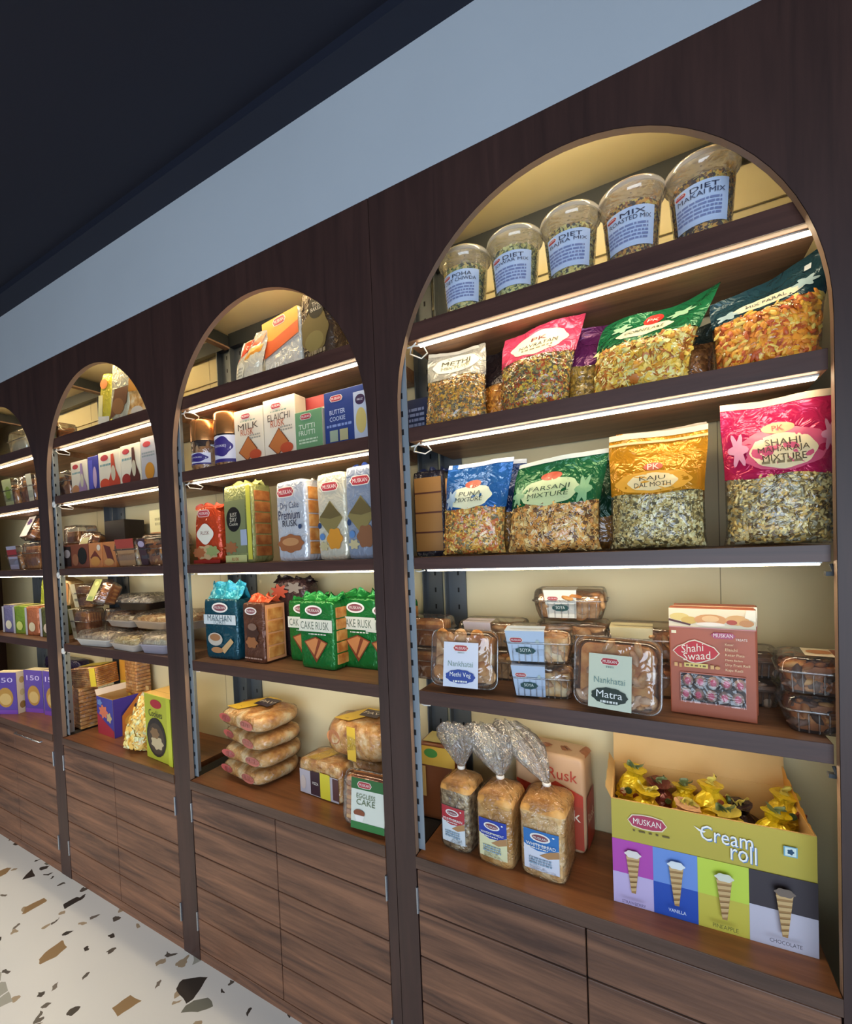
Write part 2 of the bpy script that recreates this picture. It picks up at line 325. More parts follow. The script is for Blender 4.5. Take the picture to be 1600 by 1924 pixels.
# ---------------------------------------------------------------- pouches
def pouch(label, loc, W, H, T, rot=0, wb=.97, wt=1.0, lean=.08, skew=0, rise=0, win=.55, hdr='#aa2244', pal=('#c99a4a', '#a87b35', '#8a6a3a'), kinds=('stick', 'flake', 'grain'),
          n=0, size=.012, ops=(), strip=None, group=None, seed=1, sag=0.0, base=None, name='snack_pouch', wave=.012):
    q = random.Random(seed); root = thing(name, label, 'snack bag', loc, rot, group)
    def prof(v):
        if v < .12: return .30 + .70 * math.sin(v / .12 * PI / 2)
        if v < .45: return 1.0
        x = (v - .45) / .5; return max(.05, .5 + .5 * math.cos(PI * min(x, 1)))
    def Sf(u, v, side=-1, ins=0.0):
        s_ = 2 * u - 1; p = prof(v); ww = W * (wb + (wt - wb) * v) * (1 - .07 * p) - 2 * ins
        cr = max(0, 1 - abs(s_) ** 2.4) ** .6; t = max(.0006, T * p / 2 - ins) * cr
        wr = noise.noise(Vector((s_ * 2.2 + seed, v * 3.1 + side, seed * 1.7))) * .004 * (.4 + 1.3 * v) + noise.noise(Vector((s_ * 6 + v * 4, v * 7 - s_ * 3, seed))) * .0026
        fl = wave * math.sin(s_ * 3 + seed) * max(0, v - .55) * 2
        y = side * (t + .0003) + lean * H * v ** 1.5 + wr * (1 - ins * 30) + fl
        return (s_ * ww / 2 + skew * v * v * H, y, H * v * (1 + rise * s_ * v) - sag * math.cos(s_ * PI / 2) ** 2 * v ** 3 + .0015)
    hm = foil(hdr); pal = [lift(c) for c in pal]
    mb = MB()
    for sd in (-1, 1):
        mb.grid(lambda a, b: Sf(a, b * win, sd), 18, 16, M_FILM, flip=(sd > 0))
    mb.build('film_window', root)
    mb = MB(); e = win
    edge = lambda a: e + .012 * math.sin(a * 9 + seed)
    for sd in (-1, 1):
        mb.grid(lambda a, b: Sf(a, edge(a) + (1 - edge(a)) * b, sd), 22, 18, hm, flip=(sd > 0))
    def M(u, v, o):
        a = Vector(Sf(u, v)); return (a.x, a.y - o - .0004, a.z)
    deco(mb, M, W, H, ops, .0005, True, .35, .05)
    mb.build('printed_header', root)
    if strip:
        mb = MB()
        for sd in (-1, 1): mb.grid(lambda a, b: tuple(Vector(Sf(a, .955 + .045 * b, sd)) + Vector((0, sd * .0015, 0))), 16, 2, P(strip, .4))
        mb.build('zip_seal', root)
    mb = MB(); mm = mixmat(base or pal, 150)
    top = win + .015
    for sd in (-1, 1):
        mb.grid(lambda a, b: Sf(a, .012 + (top - .012) * b, sd, .0035), 14, 12, mm, flip=(sd > 0))
    mats = [P(c, .42) for c in pal]
    for i in range(n):
        u, v = q.uniform(.03, .97), q.uniform(.03, win + .005); a = Vector(Sf(u, v, -1, .002)); b1 = Vector(Sf(min(u + .02, 1), v, -1, .002)); b2 = Vector(Sf(u, v + .02, -1, .002))
        nn = (b1 - a).cross(b2 - a); piece(mb, a, nn if nn.length > 1e-9 else (0, -1, 0), q.choice(kinds), size, q.choice(mats), q)
    mb.build('snack_mix', root, kind='stuff')
    return root

# ---------------------------------------------------------------- tubs, jars
def tub(label, loc, pal, seed, lines, rot=0):
    q = random.Random(seed); root = thing('snack_tub', label, 'tub', loc, rot, 'tubs of namkeen along the top shelf')
    H = .200; rb, rt = .050, .0650
    rr = lambda z: rb + (rt - rb) * z / (H * .90)
    mb = MB(); zt = H * .90
    mb.lathe([(rb * .5, .003), (rb, .0), (rb + .001, .004)] + [(rr(zt * k / 8), zt * k / 8) for k in range(1, 9)] + [(rt + .004, zt), (rt + .004, zt + .004)], M_TUB, 40, cap0=True)
    mb.build('tub_wall', root)
    mb = MB(); mb.lathe([(rt + .0065, zt - .008), (rt + .0075, zt + .004), (rt + .004, zt + .008), (rt + .001, zt + .006), (rt - .003, zt + .013), (rt - .010, H - .002), (rt - .022, H), (.002, H)], M_LID, 40)
    mb.lathe([(rt + .0078, zt - .006), (rt + .0085, zt - .002), (rt + .0078, zt + .002)], M_RIM, 40)
    mb.build('lid', root)
    mb = MB(); ft = zt * .80
    mb.lathe([(rb - .004, .004)] + [(rr(ft * k / 6) - .0035, max(.006, ft * k / 6)) for k in range(0, 7)] + [(rt * .5, ft + .008), (.001, ft + .01)], mixmat(pal, 170), 30)
    mats = [P(c, .5) for c in pal]
    for i in range(520):
        a = q.uniform(PI, 2 * PI); z = q.uniform(.006, ft + .004); r = rr(z) - .003
        if z > ft: r = q.uniform(.2, 1) * r
        elif .05 < z < .125 and abs(a - 1.5 * PI) < .8: continue
        piece(mb, (r * math.cos(a), r * math.sin(a), z), (math.cos(a), math.sin(a), 0), q.choice(('stick', 'grain', 'flake')), .009, q.choice(mats), q)
    mb.build('snack_mix', root, kind='stuff')
    mb = MB(); z0, z1 = .046, .128; half = .92
    M = lambda u, v, o: ((rr(z0 + (z1 - z0) * v) + .0012 + o) * math.cos(1.5 * PI + (u - .5) * 2 * half), (rr(z0 + (z1 - z0) * v) + .0012 + o) * math.sin(1.5 * PI + (u - .5) * 2 * half), z0 + (z1 - z0) * v)
    mb.grid(lambda a, b: M(a, b, 0), 20, 4, P('#c3d3ee', .5))
    deco(mb, M, .11, .09, [('b', .14, .88, .22), ('t', .56, .84, .46, lines[0], '#2b3350'), ('t', .5, .70, .8, lines[1], '#3a4260'), ('lines', .05, .85, .12, .58, 5, '#7c88b4')], .0002, True)
    mb.build('label', root)
    return root
def jar(label, loc, r, H, lab):
    root = thing('cookie_jar', label, 'jar', loc, 0, 'copper-lidded jars in the second arch')
    mb = MB(); mb.lathe([(r * .9, 0), (r, .006), (r, H * .62), (r * .97, H * .66)], M_CLEAR, 32, cap0=True); mb.build('jar_wall', root)
    mb = MB(); mb.lathe([(r * 1.02, H * .60), (r * 1.03, H * .62), (r * 1.03, H * .97), (r * .99, H), (.001, H)], M_COPPER, 32); mb.build('lid', root, label='brushed copper-coloured lid')
    mb = MB(); q = random.Random(5)
    mb.lathe([(r * .8, .006), (r * .82, H * .5), (.001, H * .52)], M_COOKIE, 16)
    for i in range(46):
        a = q.uniform(PI * .9, 2.1 * PI); z = q.uniform(.012, H * .55)
        piece(mb, (r * .86 * math.cos(a), r * .86 * math.sin(a), z), (math.cos(a), math.sin(a), 0), 'nut', .03, q.choice((M_COOKIE, M_RUSK)), q)
    mb.build('cookies', root)
    mb = MB(); z0, z1 = lab
    M = lambda u, v, o: ((r + .001 + o) * math.cos(1.5 * PI + (u - .5) * 2), (r + .001 + o) * math.sin(1.5 * PI + (u - .5) * 2), z0 + (z1 - z0) * v)
    mb.grid(lambda a, b: M(a, b, 0), 14, 3, P('#e8e4ee', .5))
    deco(mb, M, .12, z1 - z0, [('s', .55, .58, .36, .36, 5, .08, '#3a2a78'), ('t', .55, .6, .4, 'COOKIES', '#f2eef8'), ('r', .0, .0, 1, .12, '#3a2a78'), ('e', .14, .3, .09, .16, '#b9803f')], .0002, True)
    mb.build('label', root)
    return root

# ---------------------------------------------------------------- clamshell boxes
def clamshell(label, loc, w_, d, h, rot=0, fill='cookie', lab='top', labrect=(.15, .1, .65, .95), labcol='#e9edf2', ops=(), seed=1, group=None, n=26, fillmat=None, name='clamshell_box', detail=True):
    q = random.Random(seed); root = thing(name, label, 'plastic box', loc, rot, group)
    zr = h * .58; rc = min(w_, d) * .16
    mb = MB(); lv = [(.80, 0), (.84, .0005), (.86, h * .06), (.93, h * .3), (.965, zr), (1.0, zr), (1.0, zr + .003)]
    ring = lambda k, z: rrect(w_ * k, d - w_ * (1 - k), rc * (.7 + .3 * k), z, 5)
    mb.loft([ring(k, z) for k, z in lv], M_CLEAR, True, False)
    if detail:
        for i in range(9):                                         # moulded ribs in the tray wall
            x = (i / 8 - .5) * w_ * .72
            mb.tube([(x, -d / 2 * .88, .004), (x * 1.03, -d / 2 * .955, zr - .002)], .0016, M_CLEAR, 5)
    mb.build('tray', root)
    mb = MB(); lv = [(1.0, zr + .0035), (.985, zr + .006), (.95, h * .9), (.91, h - .002), (.86, h)]
    mb.loft([ring(k, z) for k, z in lv], M_CLEAR, False, True)
    rim = [Vector(p) for p in rrect(w_ * 1.008, d + w_ * .008, rc, zr + .003, 5)]
    mb.tube(rim + [rim[0]], .0022, M_CLEAR, 6); mb.build('lid', root)
    mb = MB(); fm = fillmat or {'cookie': M_COOKIE, 'nut': M_RUSKD, 'stick': M_RUSK, 'slice': M_RUSKD}[fill]
    ins = lambda k, z: rrect(w_ * k - .014, d - w_ * (1 - k) - .014, rc * .7, z, 4)
    mb.loft([ins(.82, .004), ins(.93, h * .45), ins(.90, h * .74)], fm)
    if fill == 'slice':
        for i in range(9):
            y = (i / 8 - .5) * (d - .05) ; mb.bbox(-w_ * .42, w_ * .42, y - d * .042, y + d * .042, .005, h * .86, .004, fm if i % 2 else M_RUSK)
    else:
        for i in range(n):
            top = q.random() < .6; k = .40
            if top: p = (q.uniform(-k, k) * w_, q.uniform(-k, k) * d, h * .76); nn = (q.uniform(-.3, .3), q.uniform(-.3, .3), 1)
            else:
                sdd = q.random()
                z_ = q.uniform(.15, .62) * h; kk = w_ * .09 * (1 - min(1, z_ / zr)) + .011
                p = (q.uniform(-.38, .38) * w_, -d / 2 + kk, z_) if sdd < .55 else (w_ / 2 - kk, q.uniform(-.38, .38) * d, z_); nn = (0, -1, .1) if sdd < .55 else (1, 0, .1)
            if fill == 'cookie':
                nv = Vector(nn).normalized(); t = nv.orthogonal().normalized(); b = nv.cross(t); r = .021; pv = Vector(p)
                rg = [[pv + nv * z_ + (t * math.cos(a) + b * math.sin(a)) * r * k_ for a in [2 * PI * j / 14 for j in range(14)]] for z_, k_ in ((-.005, .9), (-.002, 1), (.003, .92), (.005, .6))]
                mb.loft(rg, q.choice((M_COOKIE, M_RUSK, M_COOKIE)))
            elif fill == 'nut': piece(mb, p, nn, 'nut', .032, q.choice((M_RUSKD, M_RUSK, P('#4a3226', .5), P('#6a4a38', .5))), q)
            else: piece(mb, (p[0] * .96, p[1] * .98, p[2] * .95), nn, 'nut', .038, q.choice((M_SHELL, M_COOKIE)), q)
    mb.build('contents', root)
    if lab:
        u0, v0, u1, v1 = labrect; mb = MB()
        if lab == 'top':
            W2, D2 = w_ * .95, d * .95
            M = lambda u, v, o: ((u0 + (u1 - u0) * u - .5) * W2, (v0 + (v1 - v0) * v - .5) * D2, h + .0012 + o)
            mb.grid(lambda a, b: M(a, b, 0), 1, 1, P(labcol, .5))
            deco(mb, M, (u1 - u0) * W2, (v1 - v0) * D2, ops, .0003)
        else:
            M = lambda u, v, o: ((u0 + (u1 - u0) * u - .5) * w_ * (.84 + .14 * v), -(d - w_ * (.17 * (1 - v))) / 2 - .004 - o, .004 + (h - .006) * v)
            mb.grid(lambda a, b: M(a, b, 0), 1, 1, P(labcol, .5))
            deco(mb, M, (u1 - u0) * w_, h, ops, .0003)
            a = M(0, 1, 0); b = M(1, 1, 0); mb.add([a, b, (b[0], -d * .1, h + .002), (a[0], -d * .1, h + .002)], [(0, 1, 2, 3)], P(labcol, .5))
        mb.build('label', root)
    return root
def stand(d, a): return d / 2 * math.sin(math.radians(a))

# ---------------------------------------------------------------- cartons and soft packs
def carton(label, loc, w_, d, h, col, rot=0, ops=(), sops=(), side=None, top=None, group=None, cat='box', name='carton', rough=.4):
    root = thing(name, label, cat, loc, rot, group); mb = MB()
    mb.bbox(-w_ / 2, w_ / 2, -d / 2, d / 2, 0, h, .0018, P(col, rough))
    if side: deco(mb, rside(w_, d, h), d, h, [('r', .03, .02, .97, .98, side)], .0002)
    if top: deco(mb, topf(w_, d, h), w_, d, [('r', .02, .02, .98, .98, top)], .0002)
    deco(mb, front(w_, d, h), w_, h, ops); deco(mb, rside(w_, d, h), d, h, sops, .001)
    mb.add([(-w_ / 2 + .002, -d / 2 * .3, h + .0006), (w_ / 2 - .002, -d / 2 * .3, h + .0006), (w_ / 2 - .002, -d / 2 * .3 + .0012, h + .0006), (-w_ / 2 + .002, -d / 2 * .3 + .0012, h + .0006)], [(0, 1, 2, 3)], M_DARK)
    mb.build('carton_body', root); return root
def softpack(label, loc, w_, d, h, mat, rot=0, q_=7, ops=(), sops=(), tops=(), topmat=None, crimp=None, crimph=.04, slices=0, slicemat=None, cat='packet', name='packet', group=None, seed=1, nz=.0015, filmover=False, taper=1.0, body='wrapper', tag_=None):
    root = thing(name, label, cat, loc, rot, group); mb = MB(); rings = []; N_ = 14
    for i in range(N_ + 1):
        t = .5 - .5 * math.cos(PI * i / N_); k = max(0, 1 - abs(2 * t - 1) ** q_) ** (1 / q_); k = .72 + .28 * k if q_ > 4 else .35 + .65 * k; k *= 1 + (taper - 1) * t
        rg = rrect(w_ * k, d * (k if q_ < 4 else .5 + .5 * k), min(w_, d) * (.12 if q_ > 4 else .3), h * t, 5)
        rings.append([(x + noise.noise(Vector((x * 18 + seed, y * 18, z * 18))) * nz, y + noise.noise(Vector((x * 15, y * 15 + seed, z * 15))) * nz, z if i in (0,) else z + noise.noise(Vector((x * 12, y * 12, z * 9 + seed))) * nz) for x, y, z in rg])
    if body == 'buns':
        rings = [[(x * (1 + .035 * math.cos(x * 70 + y * 9)), y * (1 + .03 * math.cos(y * 75)), z + .004 * math.cos(x * 68) * math.cos(y * 62) * (z / h)) for x, y, z in r] for r in rings]
    if body == 'biscuits':
        for k in range(11): mb.bbox(-w_ / 2, w_ / 2, -d / 2, d / 2, h * (k + .06) / 11, h * (k + .94) / 11, .004, M_RIB)
    else: mb.loft(rings, mat)
    dd = d; ofs = .0016 + nz * .5
    deco(mb, front(w_, d, h), w_, h, ops, ofs, q_ < 4); deco(mb, rside(w_, d, h), d, h, sops, ofs); deco(mb, topf(w_, d, h), w_, d, tops, ofs)
    mb.build(body, root)
    if filmover:
        mb = MB(); mb.loft([[(x * 1.025, y * 1.03, z * 1.03 - .001 if z > .002 else z) for x, y, z in r] for r in rings], M_BAG); mb.build('film', root)
    if slices:
        mb = MB()
        for i in range(slices):
            z0 = h * (.08 + .84 * i / slices); z1 = h * (.08 + .84 * (i + .9) / slices)
            mb.bbox(w_ / 2 - .01, w_ / 2 + .0045, -d * .36, d * .36, z0, z1, .003, slicemat or M_RUSK)
        mb.build('rusk_slices', root)
    if crimp:
        mb = MB(); q = random.Random(seed); ph = q.uniform(0, 6)
        for L_ in range(2):
            def fn(a, b, L_=L_):
                s_ = 2 * a - 1; hh = crimph * (.75 + .35 * noise.noise(Vector((a * 6, seed, L_))))
                return (s_ * w_ * .46 * (1 + .18 * b), (d * .36 * (1 - b) ** 1.5) * (1 if L_ else -1) + .012 * b * math.sin(a * 17 + ph) + .010 * noise.noise(Vector((a * 5, b * 4, seed + L_))), h * .955 + hh * b + .006 * math.sin(a * 23 + ph) * b)
            mb.grid(fn, 26, 7, crimp)
        mb.build('gathered_top', root)
    return root

# ================================================================= STRUCTURE
PITCH = 1.0037; OW = .9037; PW = PITCH - OW; ZT = 2.573
BX = [0, -PITCH, -2 * PITCH, -3 * PITCH]
def facade(name, x_from, x_to, bays, zs):
    mb = MB(); y0, y1 = 0.0, .018
    x = x_from; xs = sorted(BX[b] for b in bays); N_ = 40
    for bx in xs:
        mb.box(x, bx, y0, y1, 0, ZT, M_FAC); x = bx + OW
        cx = bx + OW / 2; a = OW / 2
        pts = [(cx - a * math.cos(PI * i / N_), zs[bx] + .501 * math.sin(PI * i / N_)) for i in range(N_ + 1)]
        for yy, fl in ((y0, 0), (y1, 1)):
            for (xa, za), (xb, zb) in zip(pts, pts[1:]):
                f = [(xa, yy, za), (xb, yy, zb), (xb, yy, ZT), (xa, yy, ZT)]; mb.add(f, [(0, 1, 2, 3)], M_FAC)
        # pale cut edge round the opening
        ed = [(bx, .725)] + pts + [(bx + OW, .725)]
        for (xa, za), (xb, zb) in zip(ed, ed[1:]):
            nx, nz = (zb - za), -(xb - xa); l = math.hypot(nx, nz) or 1; nx *= .0009 / l; nz *= .0009 / l
            mb.add([(xa + nx, y0, za + nz), (xb + nx, y0, zb + nz), (xb + nx, y1, zb + nz), (xa + nx, y1, za + nz)], [(0, 1, 2, 3)], M_EDGE)
    mb.box(x, x_to, y0, y1, 0, ZT, M_FAC)
    return struct(mb.build(name))
ZS = {BX[0]: 1.975, BX[1]: 1.962, BX[2]: 1.962, BX[3]: 1.962}
facade('trim_1', -.0662, 1.6, [0], ZS)
facade('trim_2', -3.6, -.0684, [1, 2, 3], ZS)
mb = MB(); mb.box(-.0684, -.0662, .004, .016, 0, ZT, M_EDGE); struct(mb.build('trim_3'))
mb = MB(); mb.box(-3.6, 1.6, .335, .40, 0, 2.9, M_CREAM)
for x in (-2.25, -1.2, -.25, .763): mb.box(x - .001, x + .001, .3345, .335, 0, 2.58, P('#8d8262', .7))
struct(mb.build('wall_back'))
mb = MB(); mb.box(-3.6, 1.6, .329, .335, 2.404, 2.414, M_CREAM); struct(mb.build('trim_4'))
mb = MB(); mb.box(-3.6, 1.6, .0185, .335, ZT + .0005, ZT + .02, M_CREAM); struct(mb.build('ceiling_2'))
mb = MB(); mb.box(-3.6, 1.6, .0, .018, ZT, 2.907, M_BULK); struct(mb.build('wall_upper'))
mb = MB(); mb.box(-3.6, 1.6, -.085, .40, 2.907, 3.0, M_CEIL2); mb.box(-6, 3, -6, -.085, 2.935, 3.0, M_CEIL); struct(mb.build('ceiling'))
mb = MB(); mb.box(-6, 3, -6, .40, -.05, 0, M_TERR); struct(mb.build('floor'))
mb = MB(); mb.box(-3.9, -3.6, -.3, .4, 0, 3, M_FAC); struct(mb.build('wall_left'))
for i, b in enumerate(BX):
    mb = MB(); mb.box(b + .001, b + OW - .001, .002, .02, 0, .042, M_DOOR); struct(mb.build('baseboard_%d' % (i + 1)))

# ================================================================= RACKS, CABINETS, LIGHTS
NTH = ['nearest, right-hand', 'second', 'third', 'far left']
ZSH = {'A': (2.160, 2.205), 'B': (1.887, 1.925), 'C': (1.534, 1.566), 'D': (1.154, 1.192)}
SN = {'A': 'top shelf', 'B': 'second shelf', 'C': 'third shelf', 'D': 'fourth shelf'}
def post(mb, x, y, z0, z1, sx, sy, fl=.038):
    mb.box(min(x, x + sx * fl), max(x, x + sx * fl), y, y + .0025, z0, z1, M_STEEL)
    mb.box(x, x + .0025, min(y, y + sy * fl), max(y, y + sy * fl), z0, z1, M_STEEL)
    z = z0 + .03
    while z < z1 - .03:
        cx = x + sx * fl * .55
        mb.box(cx - .0035, cx + .0035, y - .0006, y + .0004, z, z + .016, M_HOLE)
        mb.box(x - .0006, x + .0031, y + sy * fl * .55 - .003, y + sy * fl * .55 + .003, z + .02, z + .034, M_HOLE)
        z += .05
for i, bx in enumerate(BX):
    r = thing('shelf_rack', 'slotted steel shelf rack with dark wooden shelves behind the %s arch' % NTH[i], 'shelving', (bx, 0, 0), 0, 'shelf racks behind the arches')
    for s_, (z0, z1) in ZSH.items():
        mb = MB(); mb.bbox(.022, .900, .0225, .322, z0, z1, .0012, M_SHELF); sh = mb.build('shelf', r)
        mb = MB(); mb.bbox(.022, .900, .020, .0225, z0, z1, .0005, M_LIP); mb.build('edge_band', sh, label='dark veneer edge band')
    for x, y, sx, sy in ((-.019, .0225, 1, 1), (.948, .0225, -1, 1)):
        mb = MB(); post(mb, x, y, .73, 2.52, sx, sy); mb.build('upright', r)
    for x, wd in ((-.016, .066), (.902, .064))[:1 if i == 0 else 2]:
        mb = MB(); mb.box(x, x + wd, .326, .333, .73, 2.56, M_STEEL_SHADED); mb.box(x, x + .004, .30, .333, .73, 2.56, M_STEEL_SHADED)
        for k in range(30): mb.box(x + wd * .55, x + wd * .55 + .006, .3252, .327, .8 + k * .058, .816 + k * .058, M_HOLE)
        mb.build('upright', r)
    mb = MB(); mb.box(-.016, .96, .300, .325, 2.515, ZT, M_STEELD); mb.build('back_beam', r)
    mb = MB(); mb.box(-.04, -.015, .025, .30, 2.515, 2.565, M_STEELD); mb.box(-.041, -.01, .025, .30, 2.508, 2.515, M_EDGE); mb.build('side_beam', r)
    if i == 2:
        for z in (2.15, 1.886, 1.535, 1.155):
            mb = MB(); c = Vector((.010, .022, z)); mb.tube([c + Vector((math.cos(a) * .011, 0, math.sin(a) * .011)) for a in [2 * PI * k / 16 for k in range(17)]], .0055, M_WHITE, 8); mb.build('cable_grommet', r)
    else:
        for z in (1.53, 1.15):
            mb = MB(); mb.box(.892, .915, .018, .03, z - .022, z - .014, M_STEELD); mb.tube([(.90, .022, z), (.905, .018, z - .02)], .003, M_STEELD); mb.build('shelf_bracket', r)
    for s_, (z0, z1) in ZSH.items():
        l = thing('led_strip_light', 'glowing warm white strip light under the %s of the %s arch' % (SN[s_], NTH[i]), 'strip light', (bx, 0, z0), 0, 'strip lights under the shelves')
        mb = MB(); mb.box(.048, .893, .043, .059, -.0035, 0, P('#c8c8c4', .4, .5)); mb.build('housing', l)
        mb = MB(); mb.bbox(.050, .891, .044, .058, -.0075, -.0035, .0018, M_LED); mb.build('diffuser', l)
        mb = MB(); mb.tube([(.05, .03, -.004), (.035, .032, -.012), (.02, .05, -.02), (.035, .09, -.022), (.06, .08, -.016), (.062, .05, -.008), (.04, .04, -.006), (.02, .034, -.01)] if s_ in 'AB' else [(.05, .03, -.004), (.03, .034, -.008), (.015, .04, -.006)], .0022, M_WHITE); mb.build('cable', l)
    l = thing('led_strip_light', 'strip light hidden at the crown inside the %s arch' % NTH[i], 'strip light', (bx, 0, 2.55), 0, 'strip lights under the shelves')
    mb = MB(); mb.box(.10, .80, .0195, .028, 0, .012, P('#c8c8c4', .4, .5)); mb.build('housing', l)
    mb = MB(); mb.box(.10, .80, .028, .036, -.002, .011, M_LEDC); mb.build('diffuser', l)
    # base cabinet
    c = thing('base_cabinet', 'low brown cabinet of horizontal planks under the %s arch' % NTH[i], 'cabinet', (bx, 0, 0), 0, 'plank-fronted base cabinets')
    mb = MB(); mb.box(.001, OW - .001, .021, .325, 0.0, .686, M_DARK); mb.build('carcass', c)
    mb = MB(); mb.bbox(.0012, OW - .0012, -.001, .331, .689, .7225, .0015, M_COUNTER); ct = mb.build('countertop', c)
    mb = MB(); mb.bbox(.0012, OW - .0012, -.0035, -.001, .689, .7232, .0005, M_CEDGE); mb.build('edge_band', ct, label='darker front edge')  # front edge coloured darker than the countertop
    mb = MB(); mb.box(-.06, -.002, .02, .331, .66, .7205, M_DARK); mb.build('side_filler', c)
    for s_ in (0, 1):
        xa = .003 if s_ == 0 else OW / 2 + .0015; xb = OW / 2 - .0015 if s_ == 0 else OW - .003
        mb = MB()
        zs = [.045, .170, .300, .433, .566, .686]
        for za, zb in zip(zs, zs[1:]): mb.bbox(xa, xb, .0, .018, za + .0018, zb - .0018, .0025, M_DOOR)
        mb.box(xa + .001, xb - .001, .004, .0178, .047, .684, M_DARK)
        dr = mb.build('door', c)
        xh = xa - .001 if s_ == 0 else xb + .001
        for z in (.125, .56):
            mb = MB(); mb.box(xh - .0035, xh + .0035, -.004, .002, z, z + .075, M_CHROME); mb.tube([(xh, -.0045, z), (xh, -.0045, z + .075)], .0028, M_CHROME); mb.build('hinge', dr)
        if i == 3 and s_ == 1:
            mb = MB(); mb.tube([(xa + .03, 0, .665), (xa + .03, -.012, .665), (xb - .12, -.012, .665), (xb - .12, 0, .665)], .003, M_CHROME); mb.build('handle', dr)

# ================================================================= GOODS
ZA, ZB, ZC, ZD, ZE = 2.2056, 1.9256, 1.5666, 1.1926, .7230
YEL = ('#d9a63c', '#e2bd5a', '#b98a30', '#c98f3a', '#7a5a24')
# ---- nearest arch, top shelf: five tubs
for i, (x, ln) in enumerate(zip((.163, .305, .446, .583, .722), (('POHA', 'DIET CHIWDA'), ('DIET', 'JOWAR MIX'), ('DIET', 'BAJRA MIX'), ('MIX', 'ROASTED MIX'), ('DIET', 'MAKAI MIX')))):
    pal = (('#d8c288', '#7d8a52', '#3a3a2a', '#cdb06a'), ('#d9c07a', '#3f4a30', '#8a8a50', '#e0cf98'), ('#d8b870', '#2e2a24', '#8a7040', '#e0c890'), ('#c99648', '#3a2a1e', '#e0b868', '#8a5a2a'), ('#cf9440', '#4a2e1c', '#dfb25c', '#2e221a'))[i]
    tub(['Clear lidded snack tub, first from the left of five on the top shelf', 'Clear snack tub, second from the left of the five on the top shelf',
         'Clear snack tub, middle one of the five on the top shelf', 'Clear snack tub, fourth from the left, brown mix above its label',
         'Largest-looking clear snack tub, at the right end of the top shelf'][i], (x, .128, ZA), [lift(c, 1.25, 1.15) for c in pal], 20 + i, ln, rot=(6, 4, 2, -2, -6)[i])
# ---- nearest arch, second shelf: printed pouches
MIXP = ('#e0b04a', '#caa05a', '#8a7350', '#d9c08a', '#5a4a34')
pouch('Grey-topped snack bag printed METHI at the left end of the second shelf', (.135, .088, ZB), .200, .222, .07, rot=2, wb=1.0, wt=.86, lean=.16, win=.60, hdr='#a9a79c', pal=('#e2ae45', '#cfa55c', '#8d7a50', '#6d6250', '#c2803a'), kinds=('stick', 'grain', 'flake'), n=520, size=.011, rise=-.02,
      ops=(('s', .5, .80, .40, .13, 8, .03, '#f0ead2'), ('t', .5, .83, .5, 'METHI', '#5b5a44', 1.2, 0, .07), ('t', .5, .755, .5, 'MIXTURE', '#8a8868')), strip='#c6c3b8', seed=2)
pouch('Dark-topped bag of orange snack squeezed between the grey-topped and pink bags', (.245, .150, ZB), .13, .21, .06, wt=1.0, lean=.10, win=.5, hdr='#2b2224', pal=('#c9812e', '#d99a3e', '#a5641f'), n=60, seed=3)
pouch('Pink-topped bag of seeded mixture left of the green-topped bag', (.352, .090, ZB), .195, .222, .085, rot=0, wb=.95, wt=1.06, lean=.13, skew=.10, rise=.03, win=.60, hdr='#d8486a', pal=('#e3bd4e', '#c79c50', '#8f8658', '#6a6048', '#b5552c'), kinds=('stick', 'grain', 'flake'), n=560, size=.011,
      ops=(('s', .5, .78, .36, .15, 8, .04, '#f3e7c2'), ('t', .5, .84, .2, 'PK', '#7a3030'), ('t', .5, .765, .5, 'NAVRATAN', '#46423a', 1.2), ('lines', .3, .7, .69, .73, 1, '#8a8264')), seed=4)
pouch('Purple-topped bag of yellow sev half hidden behind the pink-topped bag', (.458, .165, ZB), .14, .215, .07, lean=.08, win=.5, hdr='#6c2a60', pal=('#b9913a', '#c9a34a', '#8a6a2c'), n=120, seed=5)
pouch('Green-topped bag of yellow flakes with a red round emblem, flopping to the right', (.590, .085, ZB), .215, .205, .09, rot=-2, wb=.98, wt=1.10, lean=.24, skew=.22, rise=.08, sag=.015, win=.56, hdr='#1d6b42', pal=('#eab94a', '#e2c66a', '#c98f34', '#b06a2a', '#f0d890'), kinds=('flake', 'flake', 'stick'), n=430, size=.021,
      ops=(('s', .46, .70, .26, .085, 8, .04, '#e8e2c0'), ('t', .46, .70, .36, 'CORNFLAKE', '#4a5a3a', 1.1), ('e', .50, .85, .085, .085, '#c8342c'), ('t', .50, .85, .10, 'PK', '#f4ead8'), ('s', .75, .82, .10, .05, 6, .3, '#9ec7a2'), ('s', .22, .82, .08, .05, 5, .3, '#9ec7a2')), seed=6, wave=.02)
pouch('Bag of brown mix peeking out behind the green-topped bag', (.690, .185, ZB), .12, .16, .06, lean=.05, win=.7, hdr='#3d4a44', pal=('#a87040', '#8a5a34', '#c28a50'), n=90, seed=7)
pouch('Dark teal-topped bag of orange flakes at the right end of the second shelf', (.822, .090, ZB), .185, .200, .085, rot=-3, wb=.98, wt=1.12, lean=.20, skew=.06, rise=.16, win=.60, hdr='#22424c', pal=('#e5a33c', '#d98d34', '#efc062', '#b5562a', '#c97a30'), kinds=('flake', 'flake', 'nut'), n=420, size=.020,
      ops=(('s', .48, .70, .30, .07, 8, .03, '#e9dfc0'), ('t', .48, .70, .34, 'MIX FARAL', '#4c5a54', 1.1), ('s', .80, .74, .09, .05, 6, .3, '#9fb9bd'), ('s', .15, .68, .09, .05, 5, .3, '#9fb9bd'), ('r', .78, .86, .83, .91, '#cfd6d8')), seed=8, wave=.02)
